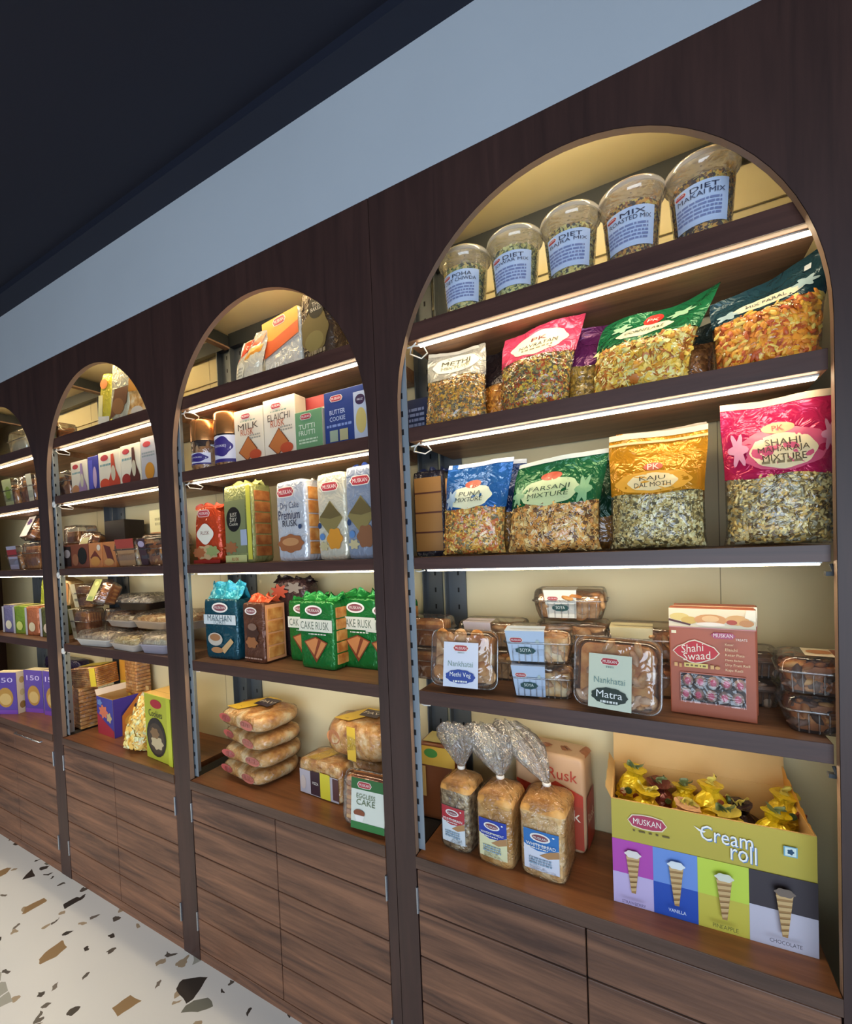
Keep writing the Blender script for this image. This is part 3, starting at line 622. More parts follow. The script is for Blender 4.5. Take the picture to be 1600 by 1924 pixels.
# ---- nearest arch, third shelf
pouch('Blue-topped snack bag with a white seal at the left of the third shelf', (.173, .090, ZC), .185, .255, .085, wb=1.06, wt=1.02, lean=.06, skew=.10, win=.50, hdr='#2a62a4', pal=('#e6b250', '#dcbc70', '#c98e42', '#7d7048', '#c8703a'), kinds=('stick', 'flake', 'grain'), n=520, size=.014,
      ops=(('s', .46, .62, .34, .13, 8, .04, '#dbe0c4'), ('e', .46, .76, .13, .045, '#c4543a'), ('t', .46, .655, .36, 'PUNA', '#3c4c3c', 1.2), ('t', .46, .59, .44, 'MIXTURE', '#3c4c3c'), ('s', .16, .60, .08, .09, 6, .3, '#9db8cf')), strip='#dfe6ee', seed=9)
pouch('Second blue-topped bag leaning behind the front blue one, white seal showing', (.215, .165, ZC), .18, .262, .06, wt=1.0, lean=.06, win=.45, hdr='#243a6a', pal=('#d9a34a', '#b5803a', '#8a6a3a'), n=60, strip='#d9dde2', seed=10)
pouch('Green-topped bag of stick mixture printed FARSANI MIXTURE', (.385, .092, ZC), .225, .240, .09, wb=1.10, wt=.98, lean=.05, skew=.12, rise=.03, win=.50, hdr='#22633a', pal=('#daa658', '#c88c46', '#e8c486', '#6b4a2e', '#d2ac68'), kinds=('stick', 'stick', 'flake'), n=620, size=.017,
      ops=(('s', .44, .635, .34, .15, 8, .04, '#bcd0a0'), ('e', .44, .80, .12, .045, '#c4543a'), ('t', .44, .675, .46, 'FARSANI', '#2e4a34', 1.25), ('t', .44, .60, .46, 'MIXTURE', '#2e4a34', 1.1), ('s', .82, .62, .07, .12, 6, .3, '#7fae80'), ('s', .09, .62, .06, .1, 6, .3, '#7fae80')), strip='#c9cfc6', seed=11)
pouch('Dark green bag standing behind the green-topped mixture bag', (.46, .190, ZC), .19, .245, .05, lean=.06, skew=.05, win=.35, hdr='#1c4630', pal=('#b9843a', '#8a6030', '#a5742f'), n=0, seed=12, strip='#b9c2b8')
pouch('Gold-topped zip bag printed KAJU DAL MOTH', (.618, .088, ZC), .198, .268, .085, wb=1.03, wt=1.0, lean=.05, skew=.02, win=.46, hdr='#cc8a1e', pal=('#d6c488', '#bda768', '#e4d6a4', '#8a7848', '#5c5236'), kinds=('grain', 'stick', 'flake'), n=760, size=.010,
      ops=(('s', .46, .56, .40, .095, 8, .03, '#e8a83a'), ('s', .46, .56, .26, .075, 8, .03, '#f0dca8'), ('e', .47, .69, .10, .036, '#c9543a'), ('t', .47, .69, .12, 'PK', '#f6e8cc'), ('t', .46, .585, .27, 'KAJU', '#4c4434', 1.2, 0, .045), ('t', .46, .535, .38, 'DAL MOTH', '#4c4434'), ('r', 0, .905, 1, .925, '#e8c890')), strip='#e6d2ac', seed=13)
pouch('Second gold zip bag just behind the KAJU DAL MOTH bag', (.630, .155, ZC), .19, .285, .06, lean=.04, win=.4, hdr='#c07a2a', pal=('#cfc398', '#a99a6c'), n=0, seed=14, strip='#dccbb0')
pouch('Large pink zip bag printed SHAHI MAHARAJA MIXTURE at the right end of the third shelf', (.838, .088, ZC), .195, .300, .085, wb=.98, wt=.98, lean=.03, win=.46, hdr='#c42454', pal=('#d2ae62', '#c2ac74', '#a39c84', '#7d6a40', '#dcc88a', '#6a5434'), kinds=('stick', 'grain', 'nut', 'flake'), n=780, size=.012,
      ops=(('s', .52, .64, .40, .15, 9, .03, '#d85a7a'), ('s', .52, .625, .29, .125, 8, .03, '#efdcae'), ('e', .50, .79, .14, .04, '#e8b07a'), ('t', .50, .79, .1, 'PK', '#b0302c'), ('t', .52, .685, .30, 'SHAHI', '#4c4030', 1.15), ('t', .52, .63, .44, 'MAHARAJA', '#4c4030', 1.15), ('t', .52, .575, .38, 'MIXTURE', '#4c4030', 1.1), ('lines', .32, .70, .53, .56, 1, '#8a7a58'), ('s', .13, .66, .07, .10, 6, .35, '#e29ab0'), ('s', .92, .70, .06, .09, 6, .35, '#e29ab0')), strip='#e4c9a8', seed=15)
# ---- nearest arch, fourth shelf
A_ = 80
opsN = lambda bg, t: (('b', .5, .87, .42), ('lines', .42, .6, .74, .80, 1, '#8a9a90'), ('t', .5, .52, .72, 'Nankhatai', '#7d9a94', 1.2, 0, .12), ('s', .5, .24, .42, .15, 11, .04, bg), ('t', .5, .27, .6, t, '#f4f6f2', 1.35, 0, .13), ('lines', .3, .7, .10, .17, 1, '#e9ece6'))
clamshell('Upright clear cookie box, deep blue band on its label, front left', (.138, .105, ZD + .006 + stand(.155, A_)), .190, .155, .060, (A_, 0, 4), 'cookie', 'top', (.22, -.02, .77, .80), '#dfe4f2', opsN('#27459a', 'Methi Veg'), 31, n=30)
clamshell('Upright clear cookie box with a pale green MATRA label, in front beside the red-brown carton', (.535, .080, ZD + .006 + stand(.160, A_)), .186, .160, .065, (A_, 0, -9), 'stick', 'top', (.20, -.02, .72, .78), '#d3dbc4', opsN('#26342a', 'Matra'), 32, n=34)
opsT = (('b', .26, .70, .34), ('s', .82, .66, .05, .06, 6, .3, '#b9c9c4'), ('s', .48, .36, .28, .12, 9, .05, '#1f4a4a'), ('t', .48, .38, .30, 'SOYA', '#e9f0ea', 1.2))
clamshell('Clear box of pale biscuits with a light blue label, lower of the front stacked pair', (.345, .125, ZD), .165, .12, .088, 9, 'stick', 'front', (.02, 0, .55, 1), '#b9cae0', opsT, 33, n=50, fillmat=M_BUN)
clamshell('Clear box of pale biscuits with a light blue label, upper of the front stacked pair', (.338, .125, ZD + .0905), .175, .125, .088, 8, 'stick', 'front', (.02, 0, .60, 1), '#bccde2', opsT, 34, n=50, fillmat=M_BUN)
clamshell('Clear cookie box with a cream label perched highest on the fourth shelf, against the wall', (.400, .245, ZD + .186), .195, .11, .085, 2, 'cookie', 'front', (.16, 0, .62, 1), '#e9eadf', opsT, 35, n=24)
clamshell('Clear cookie box under the highest one at the back of the fourth shelf', (.405, .245, ZD + .0925), .200, .115, .088, 2, 'cookie', None, seed=36, n=24)
clamshell('Clear cookie box on the shelf board at the very back, bottom of the rear stack', (.405, .245, ZD), .200, .115, .0905, 0, 'cookie', None, seed=37, n=16)
clamshell('Clear cookie box with a pinkish label behind the blue-banded upright box', (.175, .235, ZD + .095), .205, .12, .080, 0, 'cookie', 'front', (.12, 0, .55, 1), '#e3d8de', (('b', .5, .1, .5),), 38, n=18)
clamshell('Lower clear box at the back left of the fourth shelf', (.175, .235, ZD), .205, .12, .093, 0, 'cookie', None, seed=39, n=14)
clamshell('Clear box with a yellowish label behind the MATRA box, upper of its stack', (.590, .230, ZD + .094), .19, .12, .085, 0, 'stick', 'front', (.05, 0, .58, 1), '#e5dcae', (('b', .45, .55, .4),), 40, n=26)
clamshell('Lower clear box behind the MATRA box', (.590, .230, ZD), .19, .12, .092, 0, 'stick', None, seed=41, n=22)
clamshell('Clear empty-looking box in the shadow right of the red-brown cartons, upper one', (.800, .245, ZD + .066), .13, .11, .064, 0, 'stick', None, seed=42, n=6, fillmat=M_SHELF)
clamshell('Clear box in the shadow right of the red-brown cartons, lower one', (.800, .245, ZD), .13, .11, .064, 0, 'stick', None, seed=43, n=6, fillmat=M_SHELF)
clamshell('Clear box of brown nutty biscuits at the far right, upper of two', (.918, .105, ZD + .078), .175, .125, .074, -6, 'nut', 'top', (.25, .2, .85, .85), '#f0e2c6', (('r', .45, .1, .95, .9, '#8a4a34'), ('e', .25, .5, .2, .25, '#c98a5a')), 44, n=90, fillmat=M_RUSKD)
clamshell('Clear box of brown nutty biscuits at the far right, lower of two', (.922, .108, ZD), .170, .125, .076, -3, 'nut', None, seed=45, n=110, fillmat=M_RUSKD)
def swaad(label, loc, rot, full):
    w_, d, h = .158, .042, .240
    root = thing('sweet_carton', label, 'box', loc, rot); mb = MB(); mb.bbox(-w_ / 2, w_ / 2, -d / 2, d / 2, 0, h, .002, P('#b25c3c', .4))
    ops = [('r', .0, .82, 1, 1, '#ecdcb8'), ('e', .13, .92, .12, .035, '#e2c878'), ('e', .25, .89, .10, .035, '#d9b35a'), ('p', [(.0, .88), (.26, .84), (.27, .855), (.0, .90)], '#5a2a24'), ('e', .50, .90, .19, .05, '#d99a5c'), ('e', .50, .91, .10, .03, '#e9be84'), ('e', .50, .86, .17, .018, '#f4e6d4'),
           ('e', .80, .905, .13, .045, '#dca866'), ('e', .90, .88, .08, .03, '#c98a4e'), ('e', .74, .885, .06, .022, '#b5482e'), ('p', [(.88, .93), (1, .90), (1, 1), (.9, 1)], '#f4ead0'), ('r', .0, .82, 1, .828, '#c98a8a')]
    if full:
        ops += [('r', .03, .765, .09, .79, '#f0e6c0'), ('p', [(.50, .765), (.54, .79), (.74, .79), (.78, .765), (.74, .735), (.54, .735)], '#b04a6a'), ('t', .64, .764, .22, 'MUSKAN', '#f4e6e4', 1.3), ('t', .84, .735, .13, 'TREATS', '#f6efe0', 1.2),
                ('p', [(.04, .60), (.10, .645), (.18, .67), (.24, .70), (.31, .715), (.38, .70), (.45, .68), (.54, .655), (.60, .60), (.54, .55), (.46, .525), (.38, .50), (.31, .49), (.24, .50), (.18, .525), (.10, .555)], '#f1dfc2'),
                ('p', [(.055, .60), (.11, .64), (.185, .663), (.245, .69), (.31, .703), (.375, .69), (.445, .67), (.53, .648), (.585, .60), (.53, .555), (.455, .533), (.375, .51), (.31, .50), (.245, .51), (.185, .533), (.11, .56)], '#c8242e'),
                ('t', .28, .635, .26, 'Shahi', '#f6e8d2', 1.25, .12, .09), ('t', .33, .565, .32, 'Swaad', '#f6e8d2', 1.2, .1, .09), ('r', .18, .455, .46, .495, '#e8cf72'), ('lines', .2, .44, .46, .488, 1, '#7a5a30'),
                ('r', .06, .455, .10, .49, '#e2b070'), ('r', .12, .45, .15, .485, '#d9a25c'), ('r', .49, .455, .53, .49, '#e2b070'), ('e', .57, .47, .03, .015, '#d9a25c')]
        for k, t in enumerate(('Kesar', 'Elaichi', 'Kesar Pista', 'Mawa Badam', 'Dry Fruit Roll', 'Kaju Katli')): ops.append(('t', .66 + .0095 * len(t), .69 - .046 * k, .019 * len(t), t, '#f1d6a2'))
    deco(mb, front(w_, d, h), w_, h, ops); deco(mb, rside(w_, d, h), d, h, [('r', .05, .82, .95, 1, '#e6d2ae')], .0004); mb.build('carton_body', root)
    if full:
        mb = MB(); M = front(w_, d, h); x0, x1, z0, z1 = -.37 * w_, .38 * w_, .13 * h, .40 * h
        mb.add([(x0, -d / 2 - .0035, z0), (x1, -d / 2 - .0035, z0), (x1, -d / 2 - .0035, z1), (x0, -d / 2 - .0035, z1)], [(0, 1, 2, 3)], P('#2a1a1a', .6))
        fr = [Vector((x, -d / 2 - .0045, z)) for x, z in ((x0, z0), (x1, z0), (x1, z1), (x0, z1), (x0, z0))]; mb.tube(fr, .0014, P('#c98a80', .4)); mb.build('window_frame', root)
        for r_ in range(2):
            for c_ in range(5):
                mb = MB(); x = x0 + (x1 - x0) * (c_ + .5) / 5 + (.002 if r_ else -.002); z = z0 + (z1 - z0) * (.28 + .46 * r_)
                mb.loft([[(x + math.cos(a) * .0105 * k_, -d / 2 - .004 - y_, z + math.sin(a) * .0135 * k_) for a in [2 * PI * j / 12 for j in range(12)]] for y_, k_ in ((0, 1), (.003, .95), (.0055, .6))], P('#8a6e66' if c_ % 2 else '#a5867a', .3))
                mb.loft([[(x + math.cos(a) * .006 * k_, -d / 2 - .0095 - y_, z + math.sin(a) * .008 * k_) for a in [2 * PI * j / 10 for j in range(10)]] for y_, k_ in ((0, 1), (.001, .6))], P('#c2486a', .35)); mb.build('wrapped_sweet', root)
        mb = MB(); mb.add([(x0, -d / 2 - .012, z0), (x1, -d / 2 - .012, z0), (x1, -d / 2 - .012, z1), (x0, -d / 2 - .012, z1)], [(0, 1, 2, 3)], M_FILM); mb.build('window_film', root)
    return root
swaad('Front red-brown carton printed Shahi Swaad with a window of wrapped sweets', (.719, .107, ZD), -5, True)
swaad('Second red-brown carton, mostly hidden behind the Shahi Swaad one', (.729, .158, ZD + .0), -4, False)
# ---- nearest arch, counter: three loaves, red packet, cream roll box
def bread(label, loc, rot, mat, topc, c1, c2, name_, flare=(0, 0), seed=1, fl=1.0, sq=(.088, .10, .190)):
    w_, d, h = sq; root = thing('bagged_bread', label, 'bread', loc, rot, 'bagged sliced loaves'); q = random.Random(seed)
    mb = MB(); rings = []
    for t, k in ((0, .93), (.02, .98), (.1, 1), (.8, 1.0), (.90, 1.03), (.96, .97), (.99, .84), (1.0, .6)):
        rings.append([(x + noise.noise(Vector((x * 30 + seed, y * 30, t * 6))) * .003, y + noise.noise(Vector((x * 25, y * 25, t * 5 + seed))) * .003, h * t + (.006 * math.cos(x / w_ * 3) if t > .85 else 0)) for x, y, z in rrect(w_ * k, d * k, .018, 0, 5)])
    mb.loft(rings[:5], mat, True, False); mb.loft(rings[4:], topc, False, True); mb.build('loaf', root)
    def ring(z, a, b, ex, fold, ox=0, oy=0, ph=0):
        out = []
        for i in range(44):
            t = 2 * PI * i / 44; c, s_ = math.cos(t), math.sin(t); f = 1 + fold * math.sin(7 * t + ph) + fold * .6 * math.sin(13 * t + 2 * ph + seed)
            out.append((ox + a * f * math.copysign(abs(c) ** (2 / ex), c), oy + b * f * math.copysign(abs(s_) ** (2 / ex), s_), z))
        return out
    A, B = w_ / 2 + .003, d / 2 + .003
    mb = MB()
    mb.loft([ring(.0005, A * .95, B * .95, 5, .02), ring(.01, A * 1.02, B * 1.03, 5, .015), ring(h * .5, A, B, 6, .006), ring(h * .85, A * 1.01, B, 6, .01), ring(h * 1.0, A * .93, B * .92, 4, .03),
             ring(h * 1.05, A * .62, B * .6, 3, .08), ring(h * 1.10, A * .30, B * .26, 2, .16), ring(h + .030, .009, .009, 2, .2)], M_BAG, True, False)
    cx = []
    mb.build('bag', root)
    mb = MB(); fx, fy = flare
    P_ = [(h + .030, .009, .2), (h + .036, .008, .2), (h + .055, .016 * fl, .25), (h + .085, .027 * fl, .30), (h + .120, .035 * fl, .34), (h + .145, .032 * fl, .42), (h + .165, .016 * fl, .6)]
    zs = h + .030; mb.loft([ring(z, r * 1.15, r * .62, 2, f, fx * ((z - zs) / .1) ** 1.0 * .1, fy * (z - zs), ph=j * .35) for j, (z, r, f) in enumerate(P_)], M_BAGTOP, False, False)
    mb.build('gathered_neck', root)
    mb = MB(); mb.lathe([(.0095, h + .027), (.0115, h + .030), (.0115, h + .034), (.0095, h + .037)], P('#e9e6e0', .3), 14); mb.build('tie', root)
    mb = MB(); x0, x1, z0, z1 = -w_ * .40, w_ * .38, h * .12, h * .68
    M = lambda u, v, o: (x0 + (x1 - x0) * u, -B - .0022 - o + .002 * (2 * u - 1) ** 2, z0 + (z1 - z0) * v)
    mb.grid(lambda a, b: M(a, b, 0), 6, 2, P(c2, .4))
    deco(mb, M, x1 - x0, z1 - z0, [('r', 0, .66, 1, 1, c1), ('p', [(0, .66), (1, .66), (1, .62), (.7, .52), (.4, .50), (.15, .55), (0, .62)], c1), ('p', [(.45, .40), (.75, .55), (1, .60), (1, .44), (.7, .36)], '#b98a5a'), ('b', .48, .84, .58, 'oval'), ('t', .5, .66, .84, name_, '#f6f4ee', 1.1),
         ('lines', .1, .7, .55, .60, 1, '#e9e6e0'), ('lines', .15, .8, .15, .34, 3, '#8aa6bc'), ('e', .86, .93, .035, .02, '#f2f2ee')], .0003, True)
    mb.build('label', root, label='printed paper label'); return root
bread('Bagged seeded loaf with a red label, leftmost of the three loaves', (.096, .125, ZE), -5, M_SEED, M_CRUST, '#b8343e', '#dfe6ea', 'MULTI GRAIN', (-.1, -.1), 3, 1.05, (.094, .11, .186))
bread('Bagged brown loaf with a royal blue label, middle of the three loaves', (.217, .118, ZE), -4, M_CRUST, M_CRUST, '#2440a8', '#e6e2b4', 'WHOLE WHEAT', (-.45, .1), 4, 1.35, (.102, .12, .186))
bread('Bagged white loaf with a light blue label, rightmost of the three loaves', (.343, .128, ZE), -2, M_CRUSTSIDE, M_CRUST, '#2f76bc', '#dfe2ee', 'WHITE BREAD', (-.95, .35), 5, 1.25, (.116, .13, .188))
mb_root = softpack('Red and cream film packet behind the white loaf, print running up its side', (.335, .255, ZE + .0), .20, .10, .27, P('#c4a07c', .35), -4, 6, ops=(('r', .03, .05, .97, .52, '#a84430'), ('p', [(.03, .5), (.97, .5), (.97, .62), (.6, .72), (.3, .56), (.03, .66)], '#b5402e'), ('t', .72, .40, .42, 'Rusk', '#f4e6d0', 1.3), ('t', .70, .80, .40, 'Rusk', '#b5402e', 1.2)),
         sops=(('r', .05, .05, .95, .6, '#a83a2a'), ('t', .5, .35, .7, 'Rusk', '#f0dcc0', 1.2)), crimp=P('#8a5a3c', .4), crimph=.02, seed=6)
def cream_box():
    W, D, H, th = .381, .205, .252, .0035
    root = thing('cream_roll_carton', 'Large open mustard-yellow carton printed Cream roll on the counter, back flap raised', 'carton', (.694, .178, ZE), (0, 0, 2.6))
    mb = MB()
    mb.box(-W / 2, W / 2, -D / 2, -D / 2 + th, 0, H, M_KRAFT)
    deco(mb, front(W, D, H), W, H, [('r', 0, 0, 1, 1, '#bfae44'),
        ('r', 0, .0, .225, .30, '#c9b8e2'), ('r', 0, .30, .225, .62, '#b84ab0'), ('r', .225, 0, .455, .30, '#2450b4'), ('r', .225, .30, .455, .62, '#6f95dc'), ('r', .455, 0, .70, .30, '#cfc24a'), ('r', .455, .30, .70, .62, '#c6dc4c'), ('r', .70, 0, 1, .32, '#c9c4d2'), ('r', .70, .32, 1, .62, '#3a3238'),
        ('p', [(.09, .83), (.115, .885), (.17, .90), (.225, .90), (.28, .885), (.305, .83), (.28, .775), (.225, .76), (.17, .76), (.115, .775)], '#f0e4c0'),
        ('p', [(.095, .83), (.12, .877), (.17, .89), (.225, .89), (.275, .877), (.30, .83), (.275, .783), (.225, .77), (.17, .77), (.12, .783)], '#b23a5a'), ('t', .1975, .83, .15, 'MUSKAN', '#f6efe6', 1.35), ('lines', .12, .33, .725, .75, 1, '#6a5a2a'),
        ('t', .60, .845, .25, 'Cream', '#5b86c0', 1.35, -.02, .17), ('t', .596, .852, .25, 'Cream', '#f8f8f4', 1.35, -.02, .17), ('t', .68, .735, .12, 'roll', '#5b86c0', 1.5, -.02, .17), ('t', .676, .742, .12, 'roll', '#f8f8f4', 1.5, -.02, .17), ('p', [(.44, .90), (.475, .875), (.50, .87), (.49, .855), (.465, .862)], '#f8f8f4'),
        ('r', .855, .80, .915, .885, '#7cb4c8'), ('r', .861, .808, .909, .877, '#d9ece8'), ('s', .885, .842, .014, .022, 5, .15, '#1f4a6a')] +
        [op for cx, cl in ((.115, '#ece2dc'), (.345, '#e8eef0'), (.58, '#dfe0d0'), (.85, '#7a6a5e')) for op in
         [('p', [(cx - .038, .50), (cx + .038, .50), (cx + .012, .14), (cx - .012, .14)], '#a8804e')] + [('p', [(cx - .038 + .026 * k / 7, .48 - .34 * k / 7), (cx + .038 - .026 * k / 7, .495 - .34 * k / 7), (cx + .034 - .026 * k / 7, .465 - .34 * k / 7), (cx - .034 + .026 * k / 7, .452 - .34 * k / 7)], '#d3b07a') for k in range(7)] +
         [('s', cx, .515, .044, .035, 6, .08, cl), ('s', cx, .525, .030, .018, 5, .1, cl)]] +
        [('t', .115, .075, .13, 'STRAWBERRY', '#4a3a6a', 1.3), ('t', .345, .115, .09, 'VANILLA', '#e6ecf4', 1.3), ('t', .58, .09, .12, 'PINEAPPLE', '#5a5a20', 1.3), ('t', .85, .10, .14, 'CHOCOLATE', '#3a3440', 1.3)], .0004)
    mb.build('front_panel', root)
    mb = MB(); mb.box(-W / 2, W / 2, D / 2 - th, D / 2, 0, H, M_KRAFT); mb.build('back_panel', root)
    for sx in (-1, 1):
        mb = MB(); x = sx * (W / 2 - th / 2); mb.box(x - th / 2, x + th / 2, -D / 2 + th, D / 2 - th, 0, H, M_KRAFT); mb.build('side_panel', root)
    mb = MB(); mb.box(-W / 2, W / 2, -D / 2, D / 2, 0, .004, M_KRAFT); mb.build('base_panel', root)
    mb = MB(); mb.add([(-W / 2, D / 2 - .002, H), (W / 2, D / 2 - .002, H), (W / 2, D / 2 + .03, H + .17), (-W / 2, D / 2 + .03, H + .17), (-W / 2, D / 2 + .001, H), (W / 2, D / 2 + .001, H), (W / 2, D / 2 + .033, H + .17), (-W / 2, D / 2 + .033, H + .17)],
        [(0, 1, 2, 3), (7, 6, 5, 4), (0, 4, 5, 1), (1, 5, 6, 2), (2, 6, 7, 3), (3, 7, 4, 0)], M_KRAFT); mb.build('flap', root, label='raised kraft back flap')
    mb = MB(); mb.grid(lambda a, b: (-W / 2 - .012 * b, -D / 2 + D * a, H + (.026 + .006 * math.sin(a * 20)) * b * (1 - a * .3)), 14, 2, M_KRAFT); mb.build('flap', root, label='torn short left flap')
    mb = MB(); mb.grid(lambda a, b: (W / 2 - .002 - .004 * b, -D / 2 + D * a, H - .002 + (.01 + .045 * a + .004 * math.sin(a * 30)) * b), 14, 2, P('#d9a24a', .5)); mb.build('flap', root, label='short right flap')
    mb = MB(); mb.box(-W / 2 + .004, W / 2 - .004, -D / 2 + .004, D / 2 - .004, .004, .07, M_KRAFT); mb.build('inner_tray', root); return root
cream_box()
def roll(label, x, y, z, rot, c, seed, ln=.12):
    root = thing('cream_roll', label, 'wrapped pastry', (x, y, z), rot, 'wrapped cream rolls in the mustard carton'); q = random.Random(seed)
    mb = MB(); mt = foil(c); rings = []
    for i in range(15):
        t = i / 14; r = (.012 + .026 * math.sin(PI * min(1, t * 1.15)) ** .6) if t < .87 else .012 + .016 * (t - .87) / .13
        rings.append([((r + noise.noise(Vector((t * 7, a * 2.2, seed))) * .012) * math.cos(a), (r + noise.noise(Vector((t * 6, a * 2.2, seed + 5))) * .009) * math.sin(a), ln * t) for a in [2 * PI * j / 18 for j in range(18)]])
    mb.loft(rings, mt, smooth=False)
    mb.build('wrapper', root)
    mb = MB(); k = random.Random(seed)
    for j in range(4):
        a0 = k.uniform(3.6, 5.6); z0 = ln * k.uniform(.45, .8); s_ = k.uniform(.005, .008)
        mb.loft([[((.040 + o) * math.cos(a0 + dx * s_ * 30), (.040 + o) * math.sin(a0 + dx * s_ * 30), z0 + dz * s_) for dx, dz in [(math.cos(b), math.sin(b)) for b in [2 * PI * m / 9 for m in range(9)]]] for o in (-.006, .0)], P(('#7a3a24', '#3f5a3a', '#e9e2d0', '#a8502c')[j], .35))
    mb.build('printed_patch', root)
    mb = MB(); mb.grid(lambda a, b: ((a - .5) * .032 * (.5 + b), .008 * math.sin(a * 14 + seed) + .004 * math.sin(b * 6), ln + .018 * b * (.7 + .4 * math.sin(a * 9 + seed))), 14, 5, P(('#66744a', '#c9bc5a')[seed % 2], .35)); mb.build('twisted_end', root)
    return root
ROL = [(.545, .215, (4, 6, 20), '#e0c62a', 'Yellow wrapped cream roll at the left end of the mustard carton'), (.580, .140, (-4, 4, 0), '#dcc02a', 'Yellow wrapped cream roll behind the logo of the mustard carton'), (.612, .215, (6, -4, 40), '#6a2f2c', 'Dark brown wrapped cream roll, second from the left in the carton'), (.650, .140, (2, 10, 10), '#e3b89a', 'Peach-wrapped cream roll left of centre in the carton'),
       (.668, .200, (-5, 10, 60), '#e4cf2c', 'Yellow wrapped cream roll lying left in the central bunch'), (.722, .185, (0, 5, 80), '#e6c92e', 'Tallest yellow cream roll in the middle of the carton'), (.770, .150, (0, -10, 15), '#d8c95a', 'Pale yellow cream roll right of the middle bunch'), (.792, .220, (6, -6, 0), '#3a2a34', 'Dark wrapped cream roll right of the middle bunch'), (.826, .140, (-2, 10, 30), '#e8d028', 'Yellow wrapped cream roll near the right wall of the carton'), (.866, .215, (2, -2, 70), '#dcbf30', 'Yellow wrapped cream roll with a green twist in the right corner of the carton')]
for i, (x, y, r_, c, lb) in enumerate(ROL): roll(lb, x - .004, y, ZE + (.148, .125, .128, .118, .122, .150, .118, .108, .132, .150)[i], r_, c, 50 + i)

# ---- second arch
pouch('Crumpled orange and white packet lying slantwise on the top shelf of the second arch', (-.700, .120, ZA), .16, .20, .06, rot=-6, lean=.1, skew=.12, win=.03, hdr='#e9e2cc', pal=('#d97a30', '#e8a050'), n=0, seed=60, name='snack_packet',
      ops=(('p', [(.04, .45), (.30, .70), (.9, .78), (.95, .97), (.05, .97)], '#e2512c'), ('b', .42, .86, .4), ('e', .35, .30, .2, .2, '#f2ead2'), ('lines', .22, .48, .2, .4, 3, '#8a7a5a'), ('p', [(.5, .5), (.95, .62), (.95, .76), (.6, .72)], '#f2a03c')))
softpack('Orange, yellow and white packet right of the slanting one on the top shelf', (-.528, .165, ZA), .21, .09, .235, foil('#efe9da'), -8, 6, ops=(('p', [(.02, .45), (.98, .62), (.98, .98), (.02, .98)], '#f0a63c'), ('p', [(.02, .42), (.98, .60), (.98, .78), (.3, .66), (.02, .70)], '#e9652e'), ('t', .45, .30, .62, 'Khari', '#fbf8ee', 1.5, .3), ('b', .5, .90, .32), ('lines', .1, .8, .08, .16, 1, '#8a7a5a')), seed=61, nz=.004)
softpack('Small red packet corner wedged above the slanting packet on the top shelf', (-.610, .235, ZA), .10, .06, .262, foil('#c9262c'), 10, 4, seed=62, nz=.004)
softpack('Dark brown packet with a round black badge on the top shelf of the second arch', (-.345, .125, ZA), .155, .075, .268, foil('#564538'), -6, 4, ops=(('s', .5, .42, .40, .26, 7, .06, '#7a6434'), ('e', .48, .30, .28, .12, '#8c7a44'), ('e', .58, .70, .24, .14, '#191410'), ('t', .58, .735, .24, 'THE', '#d9d2c0'), ('t', .58, .675, .32, 'BAKED', '#d9d2c0', 1.1), ('lines', .3, .8, .12, .2, 1, '#a08a68')), crimp=P('#4a3a30', .35), crimph=.02, seed=63, nz=.004)
softpack('Golden brown packet at the right end of the second arch top shelf', (-.235, .20, ZA), .10, .07, .19, M_BUN, 0, 5, seed=64, filmover=True)
jar('Copper-lidded cookie jar, left of the pair in the second arch', (-.955, .125, ZB), .064, .205, (.03, .075))
jar('Copper-lidded cookie jar, right of the pair with the taller purple label', (-.812, .125, ZB), .066, .210, (.02, .12))
ck = lambda t, c='#c05a3a': (('b', .42, .87, .32), ('lines', .25, .75, .76, .80, 1, '#8aa08a'), ('t', .5, .68, .70, t, '#5a4a3c', 1.2), ('t', .46, .575, .44, 'RUSK', c, 1.3), ('p', [(.5, .50), (.80, .24), (.44, .04), (.14, .22)], '#7a3a20'), ('p', [(.5, .48), (.77, .24), (.44, .06), (.17, .22)], '#c8743a'), ('e', .72, .14, .20, .09, '#c4502e'), ('lines', .55, .92, .42, .52, 2, '#a8a090'))
carton('Cream carton with a brown diamond, directly right of the copper-lidded jars', (-.663, .098, ZB), .148, .055, .195, '#ecdcc2', 0, ck('MILK'), side='#d9c8ac')
carton('Cream carton with a brown diamond beside the green-fronted cartons', (-.512, .098, ZB), .148, .055, .205, '#eddec6', 0, ck('ELAICHI'), side='#d9c8ac')
carton('Cream and red carton standing behind the small green one', (-.385, .165, ZB), .12, .06, .205, '#e6d5bd', 0, (('r', 0, .80, 1, 1, '#b8403c'), ('b', .5, .7, .4)), side='#b8403c')
carton('Small sage green carton standing in front of the cream and red one', (-.382, .095, ZB), .115, .05, .137, '#6f9a6c', 0, (('b', .42, .86, .40), ('t', .45, .62, .6, 'TUTTI', '#e6ecd8', 1.1), ('t', .45, .47, .6, 'FRUTTI', '#e6ecd8', 1.1), ('lines', .15, .85, .2, .34, 2, '#c8d8b8')), side='#d9d2bd')
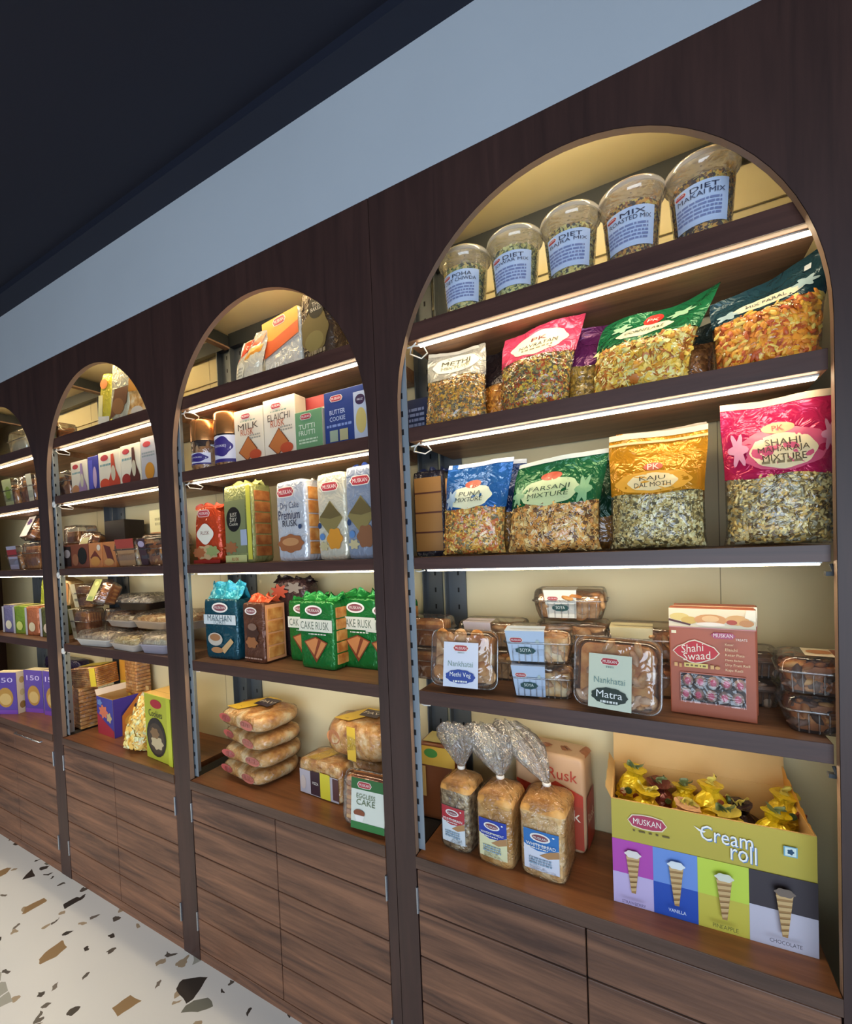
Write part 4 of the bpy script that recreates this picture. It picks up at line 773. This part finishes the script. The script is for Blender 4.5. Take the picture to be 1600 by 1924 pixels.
carton('Navy blue carton with a pale side panel at the right end of the second shelf', (-.225, .100, ZB), .180, .055, .178, '#2c3f7c', 0, (('b', .28, .86, .26), ('t', .30, .62, .34, 'BUTTER', '#cfd6ea', 1.2), ('t', .30, .50, .34, 'COOKIE', '#cfd6ea', 1.2), ('lines', .06, .6, .34, .42, 1, '#8a9aca'), ('r', .12, .10, .30, .30, '#9aa890'), ('r', .34, .10, .52, .30, '#b0a87c'), ('r', .66, .08, .97, .88, '#b9c0cf'), ('e', .80, .74, .10, .09, '#3a2244'), ('e', .81, .38, .11, .22, '#c9b36a'), ('t', .80, .74, .12, 'FROZ', '#e6e6ee')), side='#26356a')
softpack('Orange-red soft packet with a white heart badge, leftmost on its shelf in the second arch', (-.932, .110, ZC), .165, .07, .225, foil('#cf4a26'), 2, 4, ops=(('b', .45, .88, .40), ('s', .48, .52, .27, .17, 4, .08, '#f1ead8'), ('t', .48, .54, .3, 'RUSK', '#8a4a34'), ('s', .5, .20, .42, .12, 9, .12, '#c9a878'), ('s', .7, .22, .2, .09, 7, .15, '#9aa464'), ('s', .25, .20, .2, .09, 8, .15, '#b5683c'), ('r', .04, .01, .96, .07, '#a3281e')), crimp=P('#d8502c', .35), crimph=.03, seed=70, taper=.88)
softpack('Olive and yellow packet of dark rusks with a black round badge', (-.738, .115, ZC), .165, .095, .290, foil('#a2a468'), -4, 7, ops=(('r', .06, .12, .80, .80, '#7f8458'), ('e', .38, .56, .26, .16, '#14110f'), ('t', .38, .61, .26, 'JUST', '#cfc8b4'), ('t', .38, .555, .24, 'DRY', '#cfc8b4'), ('t', .38, .50, .30, 'Cookie', '#cfc8b4'), ('s', .25, .20, .22, .07, 8, .2, '#a5663c'), ('r', .04, .01, .80, .10, '#cfcf88'), ('r', .86, .04, 1.0, .96, '#d9d04a'), ('t', .4, .05, .25, 'RUSK', '#b5452c'), ('r', .62, .22, .84, .42, '#aab4c8')), crimp=P('#e2da80', .3), crimph=.035, slices=6, slicemat=M_RUSKD, seed=71)
softpack('White packet printed Premium Rusk with toast stacked at its side', (-.468, .115, ZC), .150, .105, .275, foil('#d9dadf'), -6, 7, ops=(('b', .38, .86, .56), ('t', .5, .68, .62, 'Dry Cake', '#46506a', 1.3), ('t', .48, .575, .72, 'Premium', '#2a2a4a', 1.5), ('t', .5, .47, .5, 'RUSK', '#2a2a3a'), ('s', .5, .22, .42, .11, 8, .08, '#a5643a'), ('e', .5, .24, .28, .05, '#c98f5c'), ('e', .84, .42, .06, .03, '#3a4a6a')), crimp=P('#e2dcd0', .35), crimph=.02, slices=5, seed=72)
dm = lambda c: (('b', .5, .84, .58), ('p', [(.5, .68), (.92, .47), (.5, .26), (.08, .47)], '#8a7a48'), ('p', [(.5, .66), (.88, .50), (.5, .47), (.12, .50)], '#6a5a34'), ('s', .62, .24, .26, .12, 6, .1, c), ('s', .25, .16, .15, .05, 6, .2, '#c9b98a'), ('e', .12, .40, .06, .035, '#27406a'), ('e', .20, .27, .09, .04, '#5f86b8'))
softpack('Cream packet with a brown diamond print, left of the blue-grey one', (-.305, .125, ZC), .125, .10, .283, foil('#e2d9c0'), -4, 7, ops=dm('#d9922e'), crimp=P('#4a3a34', .4), crimph=.018, seed=73)
softpack('Blue-grey packet with a diamond print at the right end of the third shelf', (-.180, .118, ZC), .125, .10, .290, foil('#9aa3b5'), -2, 7, ops=dm('#8a5a3a'), crimp=P('#3a56a8', .3), crimph=.03, slices=5, seed=74)
softpack('Packet of stacked toast with a navy cap, seen through the gap by the post', (.005, .20, ZC), .105, .095, .262, foil('#2e2a34'), 4, 7, ops=(('r', .08, .06, .92, .92, '#a8763a'), ('r', .08, .27, .92, .29, '#5a2a18'), ('r', .08, .50, .92, .52, '#5a2a18'), ('r', .08, .73, .92, .75, '#5a2a18')), crimp=P('#243058', .3), crimph=.03, slices=4, seed=75)
carton('Dark blue carton seen through the gap behind the METHI bag', (-.045, .18, ZB), .13, .06, .125, '#27304f', 0, (('lines', .1, .9, .3, .8, 4, '#8a94b4'),))
# second arch, fourth shelf
softpack('Teal packet with a white band printed MAKHAN TOAST and a bright cyan crinkled top', (-.885, .130, ZD), .185, .10, .235, foil('#1d4f5e'), 2, 8, ops=(('b', .52, .86, .48, 'oval'), ('r', .02, .58, .98, .74, '#dfe6e8'), ('t', .5, .685, .72, 'MAKHAN', '#3a5a66', 1.1), ('t', .5, .62, .4, 'TOAST', '#3a5a66'), ('e', .35, .33, .22, .11, '#cfc4b4'), ('e', .35, .36, .16, .06, '#b07a50'), ('p', [(.50, .16), (.82, .36), (.90, .30), (.62, .10)], '#d9b07a'), ('e', .40, .15, .18, .05, '#c28a58')), crimp=foil('#2c9cb4'), crimph=.095, seed=80)
softpack('Brown and orange packet with toast showing on its right side', (-.700, .132, ZD), .118, .105, .225, foil('#6b4230'), -2, 8, ops=(('b', .45, .86, .55, 'oval'), ('s', .5, .50, .28, .14, 7, .1, '#46281c'), ('e', .5, .60, .2, .06, '#8a6a58'), ('s', .45, .34, .26, .09, 6, .12, '#a5683c'), ('lines', .1, .9, .06, .1, 1, '#c9a08a')), sops=(('r', .06, .04, .94, .96, '#e2a070'),), crimp=foil('#e0603a'), crimph=.045, slices=4, seed=81)
softpack('Crumpled black and red packet lying at the back above the brown one', (-.640, .245, ZD), .19, .09, .300, foil('#4a3434'), 0, 4, ops=(('s', .3, .85, .2, .08, 7, .3, '#b8503a'), ('s', .7, .9, .2, .06, 6, .3, '#8a8078')), crimp=foil('#2c2426'), crimph=.03, seed=82, nz=.008)
softpack('Dark packet at the left end of the fourth shelf in the second arch', (-1.000, .20, ZD), .10, .10, .19, foil('#43302a'), 0, 5, ops=(('r', .1, .55, .9, .75, '#d8c9a0'), ('r', .3, .8, .9, .98, '#c9b894')), seed=83, nz=.004)
cr = (('b', .46, .86, .50, 'oval'), ('r', .02, .55, .98, .73, '#e6e6d6'), ('t', .48, .64, .82, 'CAKE RUSK', '#5a6a52', 1.7), ('lines', .3, .8, .50, .53, 1, '#dfe6d0'), ('p', [(.5, .48), (.84, .40), (.50, .10), (.16, .40)], '#8a3f20'), ('p', [(.5, .46), (.80, .39), (.52, .15), (.20, .39)], '#d98c50'), ('p', [(.58, .44), (.66, .42), (.48, .18), (.44, .2)], '#8a3f20'))
g1 = softpack('Frontmost green cake rusk packet in the second arch', (-.410, .143, ZD), .160, .095, .235, foil('#1f7a34'), -3, 9, ops=cr, crimp=foil('#2f9a48'), crimph=.04, slices=5, seed=84, group='green cake rusk packets')
dup(g1, 'Green cake rusk packet half hidden behind the frontmost one, to its left', (-.525, .205, ZD), -3, (.98, 1, .97), 'green cake rusk packets')
dup(g1, 'Green cake rusk packet to the right of the frontmost one, toast side showing', (-.275, .200, ZD), -3, (.98, 1, 1.03), 'green cake rusk packets')
dup(g1, 'Green cake rusk packet furthest right, partly behind the pillar', (-.165, .195, ZD), -3, (.98, 1, .99), 'green cake rusk packets')
# seen through the gap between first and second arch
clamshell('Clear box of brown biscuits seen past the left post, upper of two', (-.015, .16, ZD + .097), .16, .10, .093, 0, 'slice', None, seed=85, detail=False)
clamshell('Clear box of brown biscuits seen past the left post, lower of two', (-.015, .16, ZD), .16, .10, .0965, 0, 'slice', None, seed=86, detail=False)
softpack('Brown and yellow packet with a green spot, seen past the post at counter level', (-.012, .225, ZE), .13, .10, .245, P('#7a4424', .35), 3, 7, ops=(('r', .03, .72, .97, .97, '#d0a53e'), ('e', .35, .88, .18, .06, '#4a8a3a'), ('r', .1, .3, .2, .7, '#c9a05a')), tops=(('r', .1, .1, .9, .9, '#dcd08a'),), seed=87)
# second arch counter: bun packs
bt = (('p', [(.15, .1), (.42, .1), (.65, .9), (.35, .9)], '#e0bc3c'), ('p', [(.40, .45), (.70, .48), (.66, .86), (.36, .82)], '#3a2a3a'), ('t', .53, .66, .26, 'PAV', '#e6dcd0', 1.2, .1))
bf = (('e', .22, .55, .14, .22, '#c9605a'), ('e', .72, .50, .14, .25, '#d07868'))
pk = softpack('Flat bun packet, lowest in the stack of four', (-.795, .170, ZE), .285, .20, .066, M_BUN, -8, 2.6, ops=bf, tops=(), filmover=True, cat='bread packet', group='stack of flat bun packets', seed=90, nz=.004, body='buns', name='bun_packet')
dup(pk, 'Flat bun packet, second from the bottom of the stack', (-.782, .172, ZE + .066), -3, (1, 1, 1), 'stack of flat bun packets')
dup(pk, 'Flat bun packet, second from the top of the stack', (-.785, .178, ZE + .132), -12, (1.02, 1, 1), 'stack of flat bun packets')
softpack('Flat bun packet with a dark label, topmost of the stack of four', (-.792, .172, ZE + .198), .290, .20, .072, M_BUN, -8, 2.6, ops=bf, tops=bt, filmover=True, cat='bread packet', group='stack of flat bun packets', seed=91, nz=.004, body='buns', name='bun_packet')
bfr = (('r', .03, .04, .97, .72, '#b6b0b8'), ('r', .30, .06, .54, .74, '#3a2630'), ('t', .42, .40, .14, 'PIZZA', '#e9e2d8', 1.3), ('r', .54, .04, .78, .76, '#d9cc3c'), ('r', .84, .10, .98, .70, '#5a3a3a'), ('e', .12, .35, .07, .2, '#c8b8b0'))
softpack('Square packet of pizza bread with a yellow and dark label, front centre of the counter', (-.445, .175, ZE), .195, .12, .125, M_BUN, -3, 6, ops=bfr, tops=bt[:1], filmover=True, cat='bread packet', seed=92, nz=.003, body='buns', name='bun_packet')
softpack('Bun packet at the back right, upper one leaning on the pack below', (-.320, .235, ZE + .139), .265, .17, .130, M_BUN, -6, 3.2, ops=(('e', .2, .55, .12, .2, '#d9905a'), ('r', .45, .05, .6, .95, '#e0bc3c')), tops=bt, filmover=True, cat='bread packet', seed=93, nz=.004, body='buns', name='bun_packet')
softpack('Bun packet at the back right, lower one under the leaning pack', (-.300, .250, ZE), .24, .14, .134, M_BUN, 0, 4, filmover=True, cat='bread packet', seed=94, nz=.004, body='buns', name='bun_packet')
clamshell('Upright clear box with a green label printed EGGLESS CAKE beside the pillar', (-.195, .095, ZE + .004 + stand(.165, 84)), .170, .165, .07, (84, 0, 3), 'slice', 'top', (.22, -.02, .96, .95), '#dfe2d4', (('r', 0, .78, 1, 1, '#2f6a34'), ('r', 0, 0, 1, .14, '#2f7a3a'), ('b', .4, .88, .4), ('t', .45, .66, .56, 'EGGLESS', '#6a7a5a', 1.1), ('t', .45, .54, .56, 'CAKE', '#6a7a5a', .9), ('e', .26, .32, .17, .07, '#8a4a2c'), ('p', [(.12, .28), (.42, .28), (.36, .16), (.18, .16)], '#f2eee6')), 95, n=10)

# ---- third arch
B3 = BX[2]
softpack('Yellow and white packet leaning on the top shelf of the third arch', (-1.650, .125, ZA + .012), .105, .06, .255, foil('#e6d24a'), (0, 8, 0), 4, ops=(('e', .45, .80, .3, .09, '#e08a4a'), ('r', .05, .03, .95, .22, '#efe6d0'), ('r', .05, .22, .4, .6, '#f0e2a0')), seed=100, nz=.004)
softpack('Pale cream packet with brown snack print, tallest on the third arch top shelf', (-1.515, .120, ZA + .012), .16, .07, .300, foil('#dcd2b0'), (0, 10, 0), 4, ops=(('p', [(.1, .04), (.9, .3), (.95, .55), (.3, .5)], '#7a5034'), ('e', .5, .25, .3, .12, '#9a6a40')), seed=101, nz=.004)
softpack('Amber brown packet at the right of the third arch top shelf', (-1.385, .130, ZA + .012), .15, .08, .24, M_BUN, (0, 6, 0), 5, ops=(('r', .1, .5, .9, .95, '#cf8a34'), ('e', .6, .14, .3, .08, '#ecd9c0')), seed=102, nz=.003)
cA = clamshell('Small clear biscuit box at the left of the third arch top shelf', (-2.075, .11, ZA), .16, .10, .10, -10, 'nut', 'front', (.3, 0, .8, 1), '#e9e2c8', (), 103, n=20, detail=False)
clamshell('Clear biscuit box with a cream tag at the left of the third arch second shelf', (-2.020, .115, ZB), .15, .10, .135, 0, 'nut', 'front', (.0, .3, .34, 1), '#ece6cc', (), 104, n=34, detail=False)
bot = lambda c, c2: (('b', .30, .84, .36, 'far'), ('lines', .1, .6, .60, .70, 1, '#7aa0a0'), ('p', [(.62, .90), (.74, .90), (.80, .5), (.98, .2), (.98, .02), (.45, .02), (.45, .2), (.60, .45)], c), ('e', .28, .16, .22, .14, c2), ('e', .70, .40, .1, .2, '#cfc3a4'))
K3 = (('Cream carton with a purple bottle print, leftmost in the third arch row', -1.855, .150, .165, '#e6d9c0', bot('#a888a8', '#c98a5a')),
      ('Purple-blue carton, second in the third arch row', -1.727, .086, .170, '#3f3f94', (('r', .1, .1, .5, .9, '#5a5ab8'), ('e', .7, .4, .2, .3, '#c8a8c0'))),
      ('Cream carton with a red bottle print, middle of the third arch row', -1.585, .180, .175, '#e8dcc2', bot('#c9482c', '#d9502e')),
      ('Cream carton with a dark sauce bottle print, fourth in the third arch row', -1.415, .150, .180, '#e9dec4', bot('#5a2c22', '#a83428')),
      ('Grey carton with an orange biscuit print, rightmost in the third arch row', -1.277, .112, .192, '#b9b4b4', (('b', .42, .84, .5, 'far'), ('lines', .1, .9, .55, .68, 2, '#8a9494'), ('e', .55, .24, .30, .19, '#cf8a2a'))))
for lb, x, w_, h, c, ops in K3: carton(lb, (x, .1, ZB), w_, .055, h, c, 0, ops, group='cartons in the third arch row')
F3 = (('Dark brown carton with a grey badge and black oval, third arch third shelf', -1.935, .25, '#8a4a34', (('r', .03, .08, .35, .92, '#2a1a18'), ('e', .19, .62, .13, .18, '#b9a8a4'), ('e', .78, .5, .17, .36, '#1c1c18'), ('e', .52, .35, .12, .25, '#a86a48'))),
      ('Orange carton with a cookie print, second in its row, third arch third shelf', -1.745, .115, '#d98a50', (('p', [(.1, .4), (.5, .7), (.95, .3), (.5, .2)], '#7a3424'), ('e', .5, .25, .36, .2, '#e09a4a'), ('e', .8, .8, .14, .12, '#f0e0c8'))),
      ('Orange and maroon carton, third in its row, third arch third shelf', -1.625, .110, '#cf8248', (('p', [(.1, .9), (.6, .8), (.9, .2), (.4, .3)], '#6a2f28'), ('e', .5, .2, .36, .14, '#dba05a'))))
for lb, x, w_, c, ops in F3: carton(lb, (x, .10, ZC), w_, .06, .118, c, 0, ops, top='#dfa070', group='cartons on the third arch third shelf')
cl = clamshell('Clear cookie box with a brown label in front on the third arch third shelf', (-1.475, .105, ZC), .185, .10, .125, 0, 'stick', 'front', (.15, .1, .95, .7), '#b5885c', (('r', 0, .65, 1, 1, '#b5483a'),), 105, n=20, detail=False, fillmat=M_BUN)
clamshell('Clear box of dark cookies at the right of the third arch third shelf', (-1.285, .105, ZC), .17, .10, .120, 0, 'nut', 'front', (.0, 0, .35, 1), '#4a2f34', (('e', .5, .8, .4, .12, '#b8a8c0'),), 106, n=30, detail=False)
clamshell('Clear box tilted at the back with a pale yellow label, third arch third shelf', (-1.985, .21, ZC + .085), .17, .17, .08, (72, 0, -6), 'slice', 'top', (.2, .05, .8, .8), '#e2dc9c', (('r', 0, .35, 1, .42, '#8a8450'),), 107, detail=False)
clamshell('Brown biscuit box standing far left at the back of the third arch third shelf', (-2.170, .21, ZC), .15, .12, .23, 0, 'slice', None, seed=108, detail=False)
carton('Black box behind the cookie cartons in the third arch', (-1.80, .24, ZC), .18, .10, .235, '#211a18', 0, top='#3a322e')
clamshell('Clear box under the cream card at the back right of the third arch third shelf', (-1.44, .235, ZC), .24, .13, .15, 0, 'stick', None, seed=109, detail=False, n=10, fillmat=M_BUN)
carton('Cream square card pack propped at the back right of the third arch', (-1.47, .245, ZC + .151), .15, .05, .115, '#e9e0a8', 0, (('lines', .3, .7, .3, .7, 2, '#b9b080'), ('r', .03, .0, .97, .06, '#c98a5a')))
# third arch fourth shelf
cs = clamshell('Brown biscuit box standing at the left of the third arch fourth shelf', (-2.020, .15, ZD), .17, .10, .16, 0, 'slice', 'front', (.0, 0, .28, 1), '#e9e2c4', (), 110, detail=False, group='biscuit boxes on the third arch fourth shelf')
dup(cs, 'Brown biscuit box on top of the left one, third arch fourth shelf', (-2.075, .19, ZD + .1605), 6, (.9, 1, .8), 'biscuit boxes on the third arch fourth shelf')
clamshell('Green-labelled clear box tilted against the post on the third arch fourth shelf', (-1.860, .20, ZD + .165 + .06), .19, .13, .09, (66, 0, -10), 'slice', 'top', (.2, .02, .8, .95), '#a9b06a', (('e', .5, .8, .25, .1, '#d9d48a'), ('r', .2, .05, .8, .2, '#6a8a3a')), 111, detail=False)
clamshell('Clear box supporting the tilted green-labelled one', (-1.800, .225, ZD), .22, .13, .16, 0, 'slice', None, seed=112, detail=False)
M_TRAY = P('#d9d4cc', .35)
def tray(label, loc, w_, d, h, rot, c, fillc, seed):
    q = random.Random(seed); root = thing('covered_tray', label, 'food tray', loc, rot, 'film-covered trays in the third arch')
    mb = MB(); mb.loft([rrect(w_ * k, d * k, .02, z, 4) for k, z in ((.8, 0), (.86, .002), (.98, h * .4), (1.04, h * .42), (1.04, h * .46))], P(c, .35)); mb.build('tray', root)
    mb = MB()
    mb.loft([rrect(w_ * k, d * k, .02, z, 4) for k, z in ((.86, h * .4), (.88, h * .62), (.6, h * .72))], blotch('tray_food_%d' % seed, *fillc, 40))
    for i in range(18): piece(mb, (q.uniform(-.36, .36) * w_, q.uniform(-.42, .36) * d, h * .68), (0, -.2, 1), 'nut', .03, P(q.choice(fillc), .5), q)
    mb.build('food', root)
    mb = MB(); rg = [[(x + noise.noise(Vector((x * 20, y * 20, seed))) * .006, y, z + noise.noise(Vector((x * 25, y * 25, seed))) * .008) for x, y, z in rrect(w_ * k, d * k, .02, z, 5)] for k, z in ((1.03, h * .45), (.98, h * .7), (.86, h * .95), (.55, h))]
    mb.loft(rg, M_BAG, False, True); mb.build('cover', root); return root
tray('Film-wrapped cream tray, front left on the third arch fourth shelf', (-1.745, .10, ZD), .26, .15, .075, 4, '#d9d4cc', ('#8a7a74', '#cbb8a0', '#efe4c8'), 120)
tray('Film-wrapped tray of pale pastry, front centre on the third arch fourth shelf', (-1.470, .085, ZD), .22, .13, .070, -3, '#c9beb4', ('#7a5a3a', '#dcc890', '#f0e6bc'), 121)
tray('Grey-wrapped tray at the right, leaning over the front edge of the third arch fourth shelf', (-1.270, .095, ZD), .17, .13, .088, 6, '#a8a2b0', ('#b0a090', '#dccfae', '#e9e0c8'), 122)
tray('Clear tray stacked in the second layer, left, third arch fourth shelf', (-1.690, .20, ZD + .078), .22, .15, .070, 0, '#b9b0a8', ('#3a3028', '#b59a74', '#dccfae'), 123)
tray('Tray of wafer-coloured biscuits in the second layer, third arch fourth shelf', (-1.455, .20, ZD + .078), .25, .14, .080, 0, '#c9b49c', ('#a8763e', '#c99a5a', '#e6cf94'), 124)
tray('Small film-wrapped tray at the right of the second layer, third arch fourth shelf', (-1.220, .20, ZD + .090), .17, .14, .078, 0, '#dcd2c4', ('#b56a44', '#d9b487', '#efe4c0'), 125)
tray('Black based domed tray on top of the tray pile in the third arch', (-1.610, .215, ZD + .160), .24, .14, .080, 5, '#1a1718', ('#5a544e', '#8a8478', '#c9c2b4'), 126)
# third arch counter
p1 = softpack('Ribbed orange biscuit packet, front left on the third arch counter', (-2.085, .14, ZE), .12, .09, .215, M_RUSK, -5, 7, filmover=True, body='biscuits', seed=130, group='biscuit packets on the third arch counter', name='biscuit_packet')
dup(p1, 'Ribbed biscuit packet second from left on the third arch counter', (-1.965, .235, ZE), 4, (.95, 1, .9), 'biscuit packets on the third arch counter')
dup(p1, 'Brown biscuit packet standing against the rear post of the third arch counter', (-1.820, .275, ZE + .17), -4, (1.0, .8, .9), 'biscuit packets on the third arch counter')
softpack('Biscuit packet with a yellow sleeve lying on top of the others, third arch counter', (-2.020, .17, ZE + .217), .18, .12, .105, M_BUN, (0, -6, 12), 5, tops=(('r', .05, .3, .95, .95, '#e6cf3c'),), ops=(('r', .75, .05, .97, .95, '#dcc23a'),), filmover=True, body='biscuits', seed=131, name='biscuit_packet')
carton('Orange and yellow carton standing behind the biscuit packets, third arch counter', (-1.915, .285, ZE + .13), .10, .05, .24, '#dc9a34', 0, (('r', .05, .05, .95, .4, '#e6c83a'),))
carton('Carton hidden under the orange one at the back of the third arch counter', (-1.87, .285, ZE), .22, .07, .128, '#a8744a', 0)
def open_box():
    root = thing('open_carton', 'Open purple, orange and red carton on the third arch counter', 'carton', (-1.815, .195, ZE), (0, 0, -3)); w_, d, h, th = .165, .175, .190, .003
    mb = MB(); mb.box(-w_ / 2, w_ / 2, -d / 2, -d / 2 + th, 0, h, M_KRAFT)
    deco(mb, front(w_, d, h), w_, h, (('r', 0, 0, 1, 1, '#44449a'), ('p', [(0, 0), (1, 0), (1, .18), (.5, .35), (0, .55)], '#a83040'), ('s', .4, .62, .25, .16, 7, .2, '#d9785a'), ('s', .75, .5, .14, .12, 5, .2, '#c9b080'), ('s', .2, .85, .14, .08, 5, .2, '#6a8ac0'))); mb.build('front_panel', root)
    mb = MB(); mb.box(w_ / 2 - th, w_ / 2, -d / 2 + th, d / 2, 0, h, M_KRAFT)
    deco(mb, lambda u, v, o: (w_ / 2 + o, (u - .5) * d, v * h), d, h, (('r', 0, 0, 1, 1, '#d9853a'), ('p', [(0, 0), (.2, 0), (.2, .6), (.7, 1), (0, 1)], '#4a3a9a'), ('e', .5, .35, .22, .16, '#e8a84a'), ('e', .62, .7, .07, .06, '#3a3a4a')), .0004); mb.build('side_panel', root)
    mb = MB(); mb.box(-w_ / 2, -w_ / 2 + th, -d / 2 + th, d / 2, 0, h, M_KRAFT); mb.build('side_panel', root)
    mb = MB(); mb.box(-w_ / 2 + th, w_ / 2 - th, d / 2 - th, d / 2, 0, h + .02, M_KRAFT); mb.build('back_panel', root)
    mb = MB(); mb.box(-w_ / 2, w_ / 2, -d / 2, d / 2, 0, .003, M_KRAFT); mb.build('base_panel', root)
    mb = MB(); mb.grid(lambda a, b: (-w_ / 2 - .018 * b, -d / 2 + d * a, h + .028 * b), 4, 2, P('#efe0d0', .5)); mb.build('flap', root)
open_box()
pouch('Crumpled clear bag of yellow snacks slumped between the purple carton and the yellow one', (-1.500, .088, ZE), .17, .25, .10, rot=8, lean=.16, skew=.30, win=.93, hdr='#d9d2b0', pal=('#dcb45a', '#e8cc84', '#c9983c', '#efe0b0'), kinds=('flake',), n=260, size=.03, seed=132)
def ybox(lb, loc, rot):
    return carton(lb, loc, .215, .115, .285, '#b9bc3a', rot, (('b', .45, .87, .42, 'far'), ('t', .42, .72, .5, 'Cookies', '#3a3a22', 1.3), ('e', .42, .36, .36, .30, '#2c2624'), ('e', .42, .34, .30, .24, '#4a3c30'), ('s', .45, .28, .22, .10, 7, .12, '#cbb890'), ('s', .38, .42, .16, .08, 6, .12, '#8a6a48'), ('r', .86, .0, 1, 1, '#c9cf3c')),
        sops=(('r', .0, .0, 1, 1, '#d9cf3a'), ('e', .45, .45, .30, .15, '#3a2420'), ('e', .48, .30, .28, .10, '#e2b494'), ('p', [(.1, .05), (.9, .02), (.9, .10), (.1, .14)], '#f2f0e6'), ('p', [(.15, .14), (.7, .10), (.45, .22)], '#2a1a18')), top='#c9a55c')
ybox('Tall yellow-green carton with a dark oval cookie print, right of the third arch counter', (-1.272, .105, ZE), -4)

# ---- far left arch
B4 = BX[3]
clamshell('Clear plastic box with a domed lid on the top shelf of the far left arch', (-2.515, .13, ZA), .22, .12, .145, 0, 'stick', None, seed=140, n=4, fillmat=M_CREAM, detail=False)
f4 = clamshell('Clear biscuit box with a green label on the second shelf of the far left arch', (-2.640, .12, ZB), .185, .10, .165, 0, 'stick', 'front', (.1, .05, .75, .85), '#b9bc84', (('e', .5, .5, .3, .25, '#8a9a3a'),), 141, n=14, detail=False, group='clear biscuit boxes in the far left arch')
clamshell('Clear box of stacked orange biscuits at the right of the far left arch second shelf', (-2.430, .12, ZB), .185, .10, .165, 0, 'slice', 'front', (.62, 0, .98, 1), '#e6dcb8', (), 142, detail=False, group='clear biscuit boxes in the far left arch')
clamshell('Clear biscuit box with a red and grey label, far left arch third shelf', (-2.645, .12, ZC), .185, .10, .140, 0, 'stick', 'front', (.15, .02, .85, .98), '#b5b0c4', (('r', 0, .55, 1, .85, '#b0343a'),), 143, detail=False, n=10, group='clear biscuit boxes in the far left arch')
clamshell('Clear box of orange biscuits, right far left arch third shelf', (-2.440, .12, ZC), .185, .10, .150, 0, 'slice', None, seed=144, detail=False, group='clear biscuit boxes in the far left arch')
clamshell('Box with purple-badged label tilted on the back row, far left arch third shelf', (-2.60, .215, ZC + .22), .18, .15, .08, (66, 0, -6), 'slice', 'top', (.08, .05, .8, .95), '#ece6e0', (('s', .5, .72, .3, .16, 6, .15, '#5a3a7a'),), 145, detail=False)
clamshell('Box of orange biscuits supporting the tilted purple-badged one', (-2.55, .245, ZC), .26, .12, .155, 0, 'slice', None, seed=146, detail=False)
for k, (lb, x, c, t) in enumerate((('White and violet sachet box at the left on the fourth shelf, far left arch', -2.800, '#8a84b0', '#efe6c8'), ('Lime green packet leaning on the fourth shelf of the far left arch', -2.655, '#8fae3a', '#dfe27a'), ('Peach and red packet leaning beside the lime green one', -2.500, '#cf7a50', '#ecd9b0'), ('Dark olive snack packet at the right of the far left arch fourth shelf', -2.325, '#6a6a3a', '#e6ccae'))):
    softpack(lb, (x, .135, ZD), .115, .10, .165, foil(c), 8, 7, ops=(('r', .04, .02, .20, .96, '#c9c2c4'), ('e', .55, .3, .25, .16, t)), tops=(('r', .05, .05, .95, .95, t),), seed=150 + k, nz=.002)
softpack('Tall lime packet behind, slanting to the right in the far left arch', (-2.60, .225, ZD + .02), .16, .07, .29, foil('#c2cc4a'), (0, 12, 0), 5, seed=155, nz=.003)
softpack('Tall cream and orange packet behind, slanting to the right in the far left arch', (-2.415, .225, ZD + .018), .17, .07, .30, foil('#dfc084'), (0, 12, 0), 5, ops=(('r', .3, .6, .9, .95, '#d9985a'),), seed=156, nz=.003)
vb = lambda: (('r', 0, .0, 1, 1, '#5b46a0'), ('t', .5, .82, .7, '150', '#d8cdf0', 1.2), ('e', .5, .40, .34, .24, '#b58a44'), ('e', .5, .36, .26, .14, '#d0b070'), ('r', 0, 0, 1, .1, '#7a4ab0'))
for k, (lb, x, y, r_, h) in enumerate((('Purple biscuit carton at the front left of the far left arch counter', -2.765, .065, 22, .245), ('Cream sided purple carton, middle of the far left arch counter', -2.625, .150, 12, .25), ('Purple biscuit carton at the right of the far left arch counter, beside the pillar', -2.440, .165, 6, .255))):
    carton(lb, (x, y, ZE), .15, .06, h, '#5b46a0', r_, vb(), sops=(('r', 0, 0, 1, 1, '#ece0bc'), ('e', .5, .2, .3, .09, '#a8823a'), ('e', .5, .5, .25, .08, '#d9c88a'), ('e', .5, .8, .25, .08, '#c9a860')), top='#ece0bc', group='purple biscuit cartons')
softpack('Purple and black wrapped row behind the purple cartons in the far left arch', (-2.57, .275, ZE), .42, .06, .295, foil('#2b2440'), 0, 6, seed=160, nz=.006)
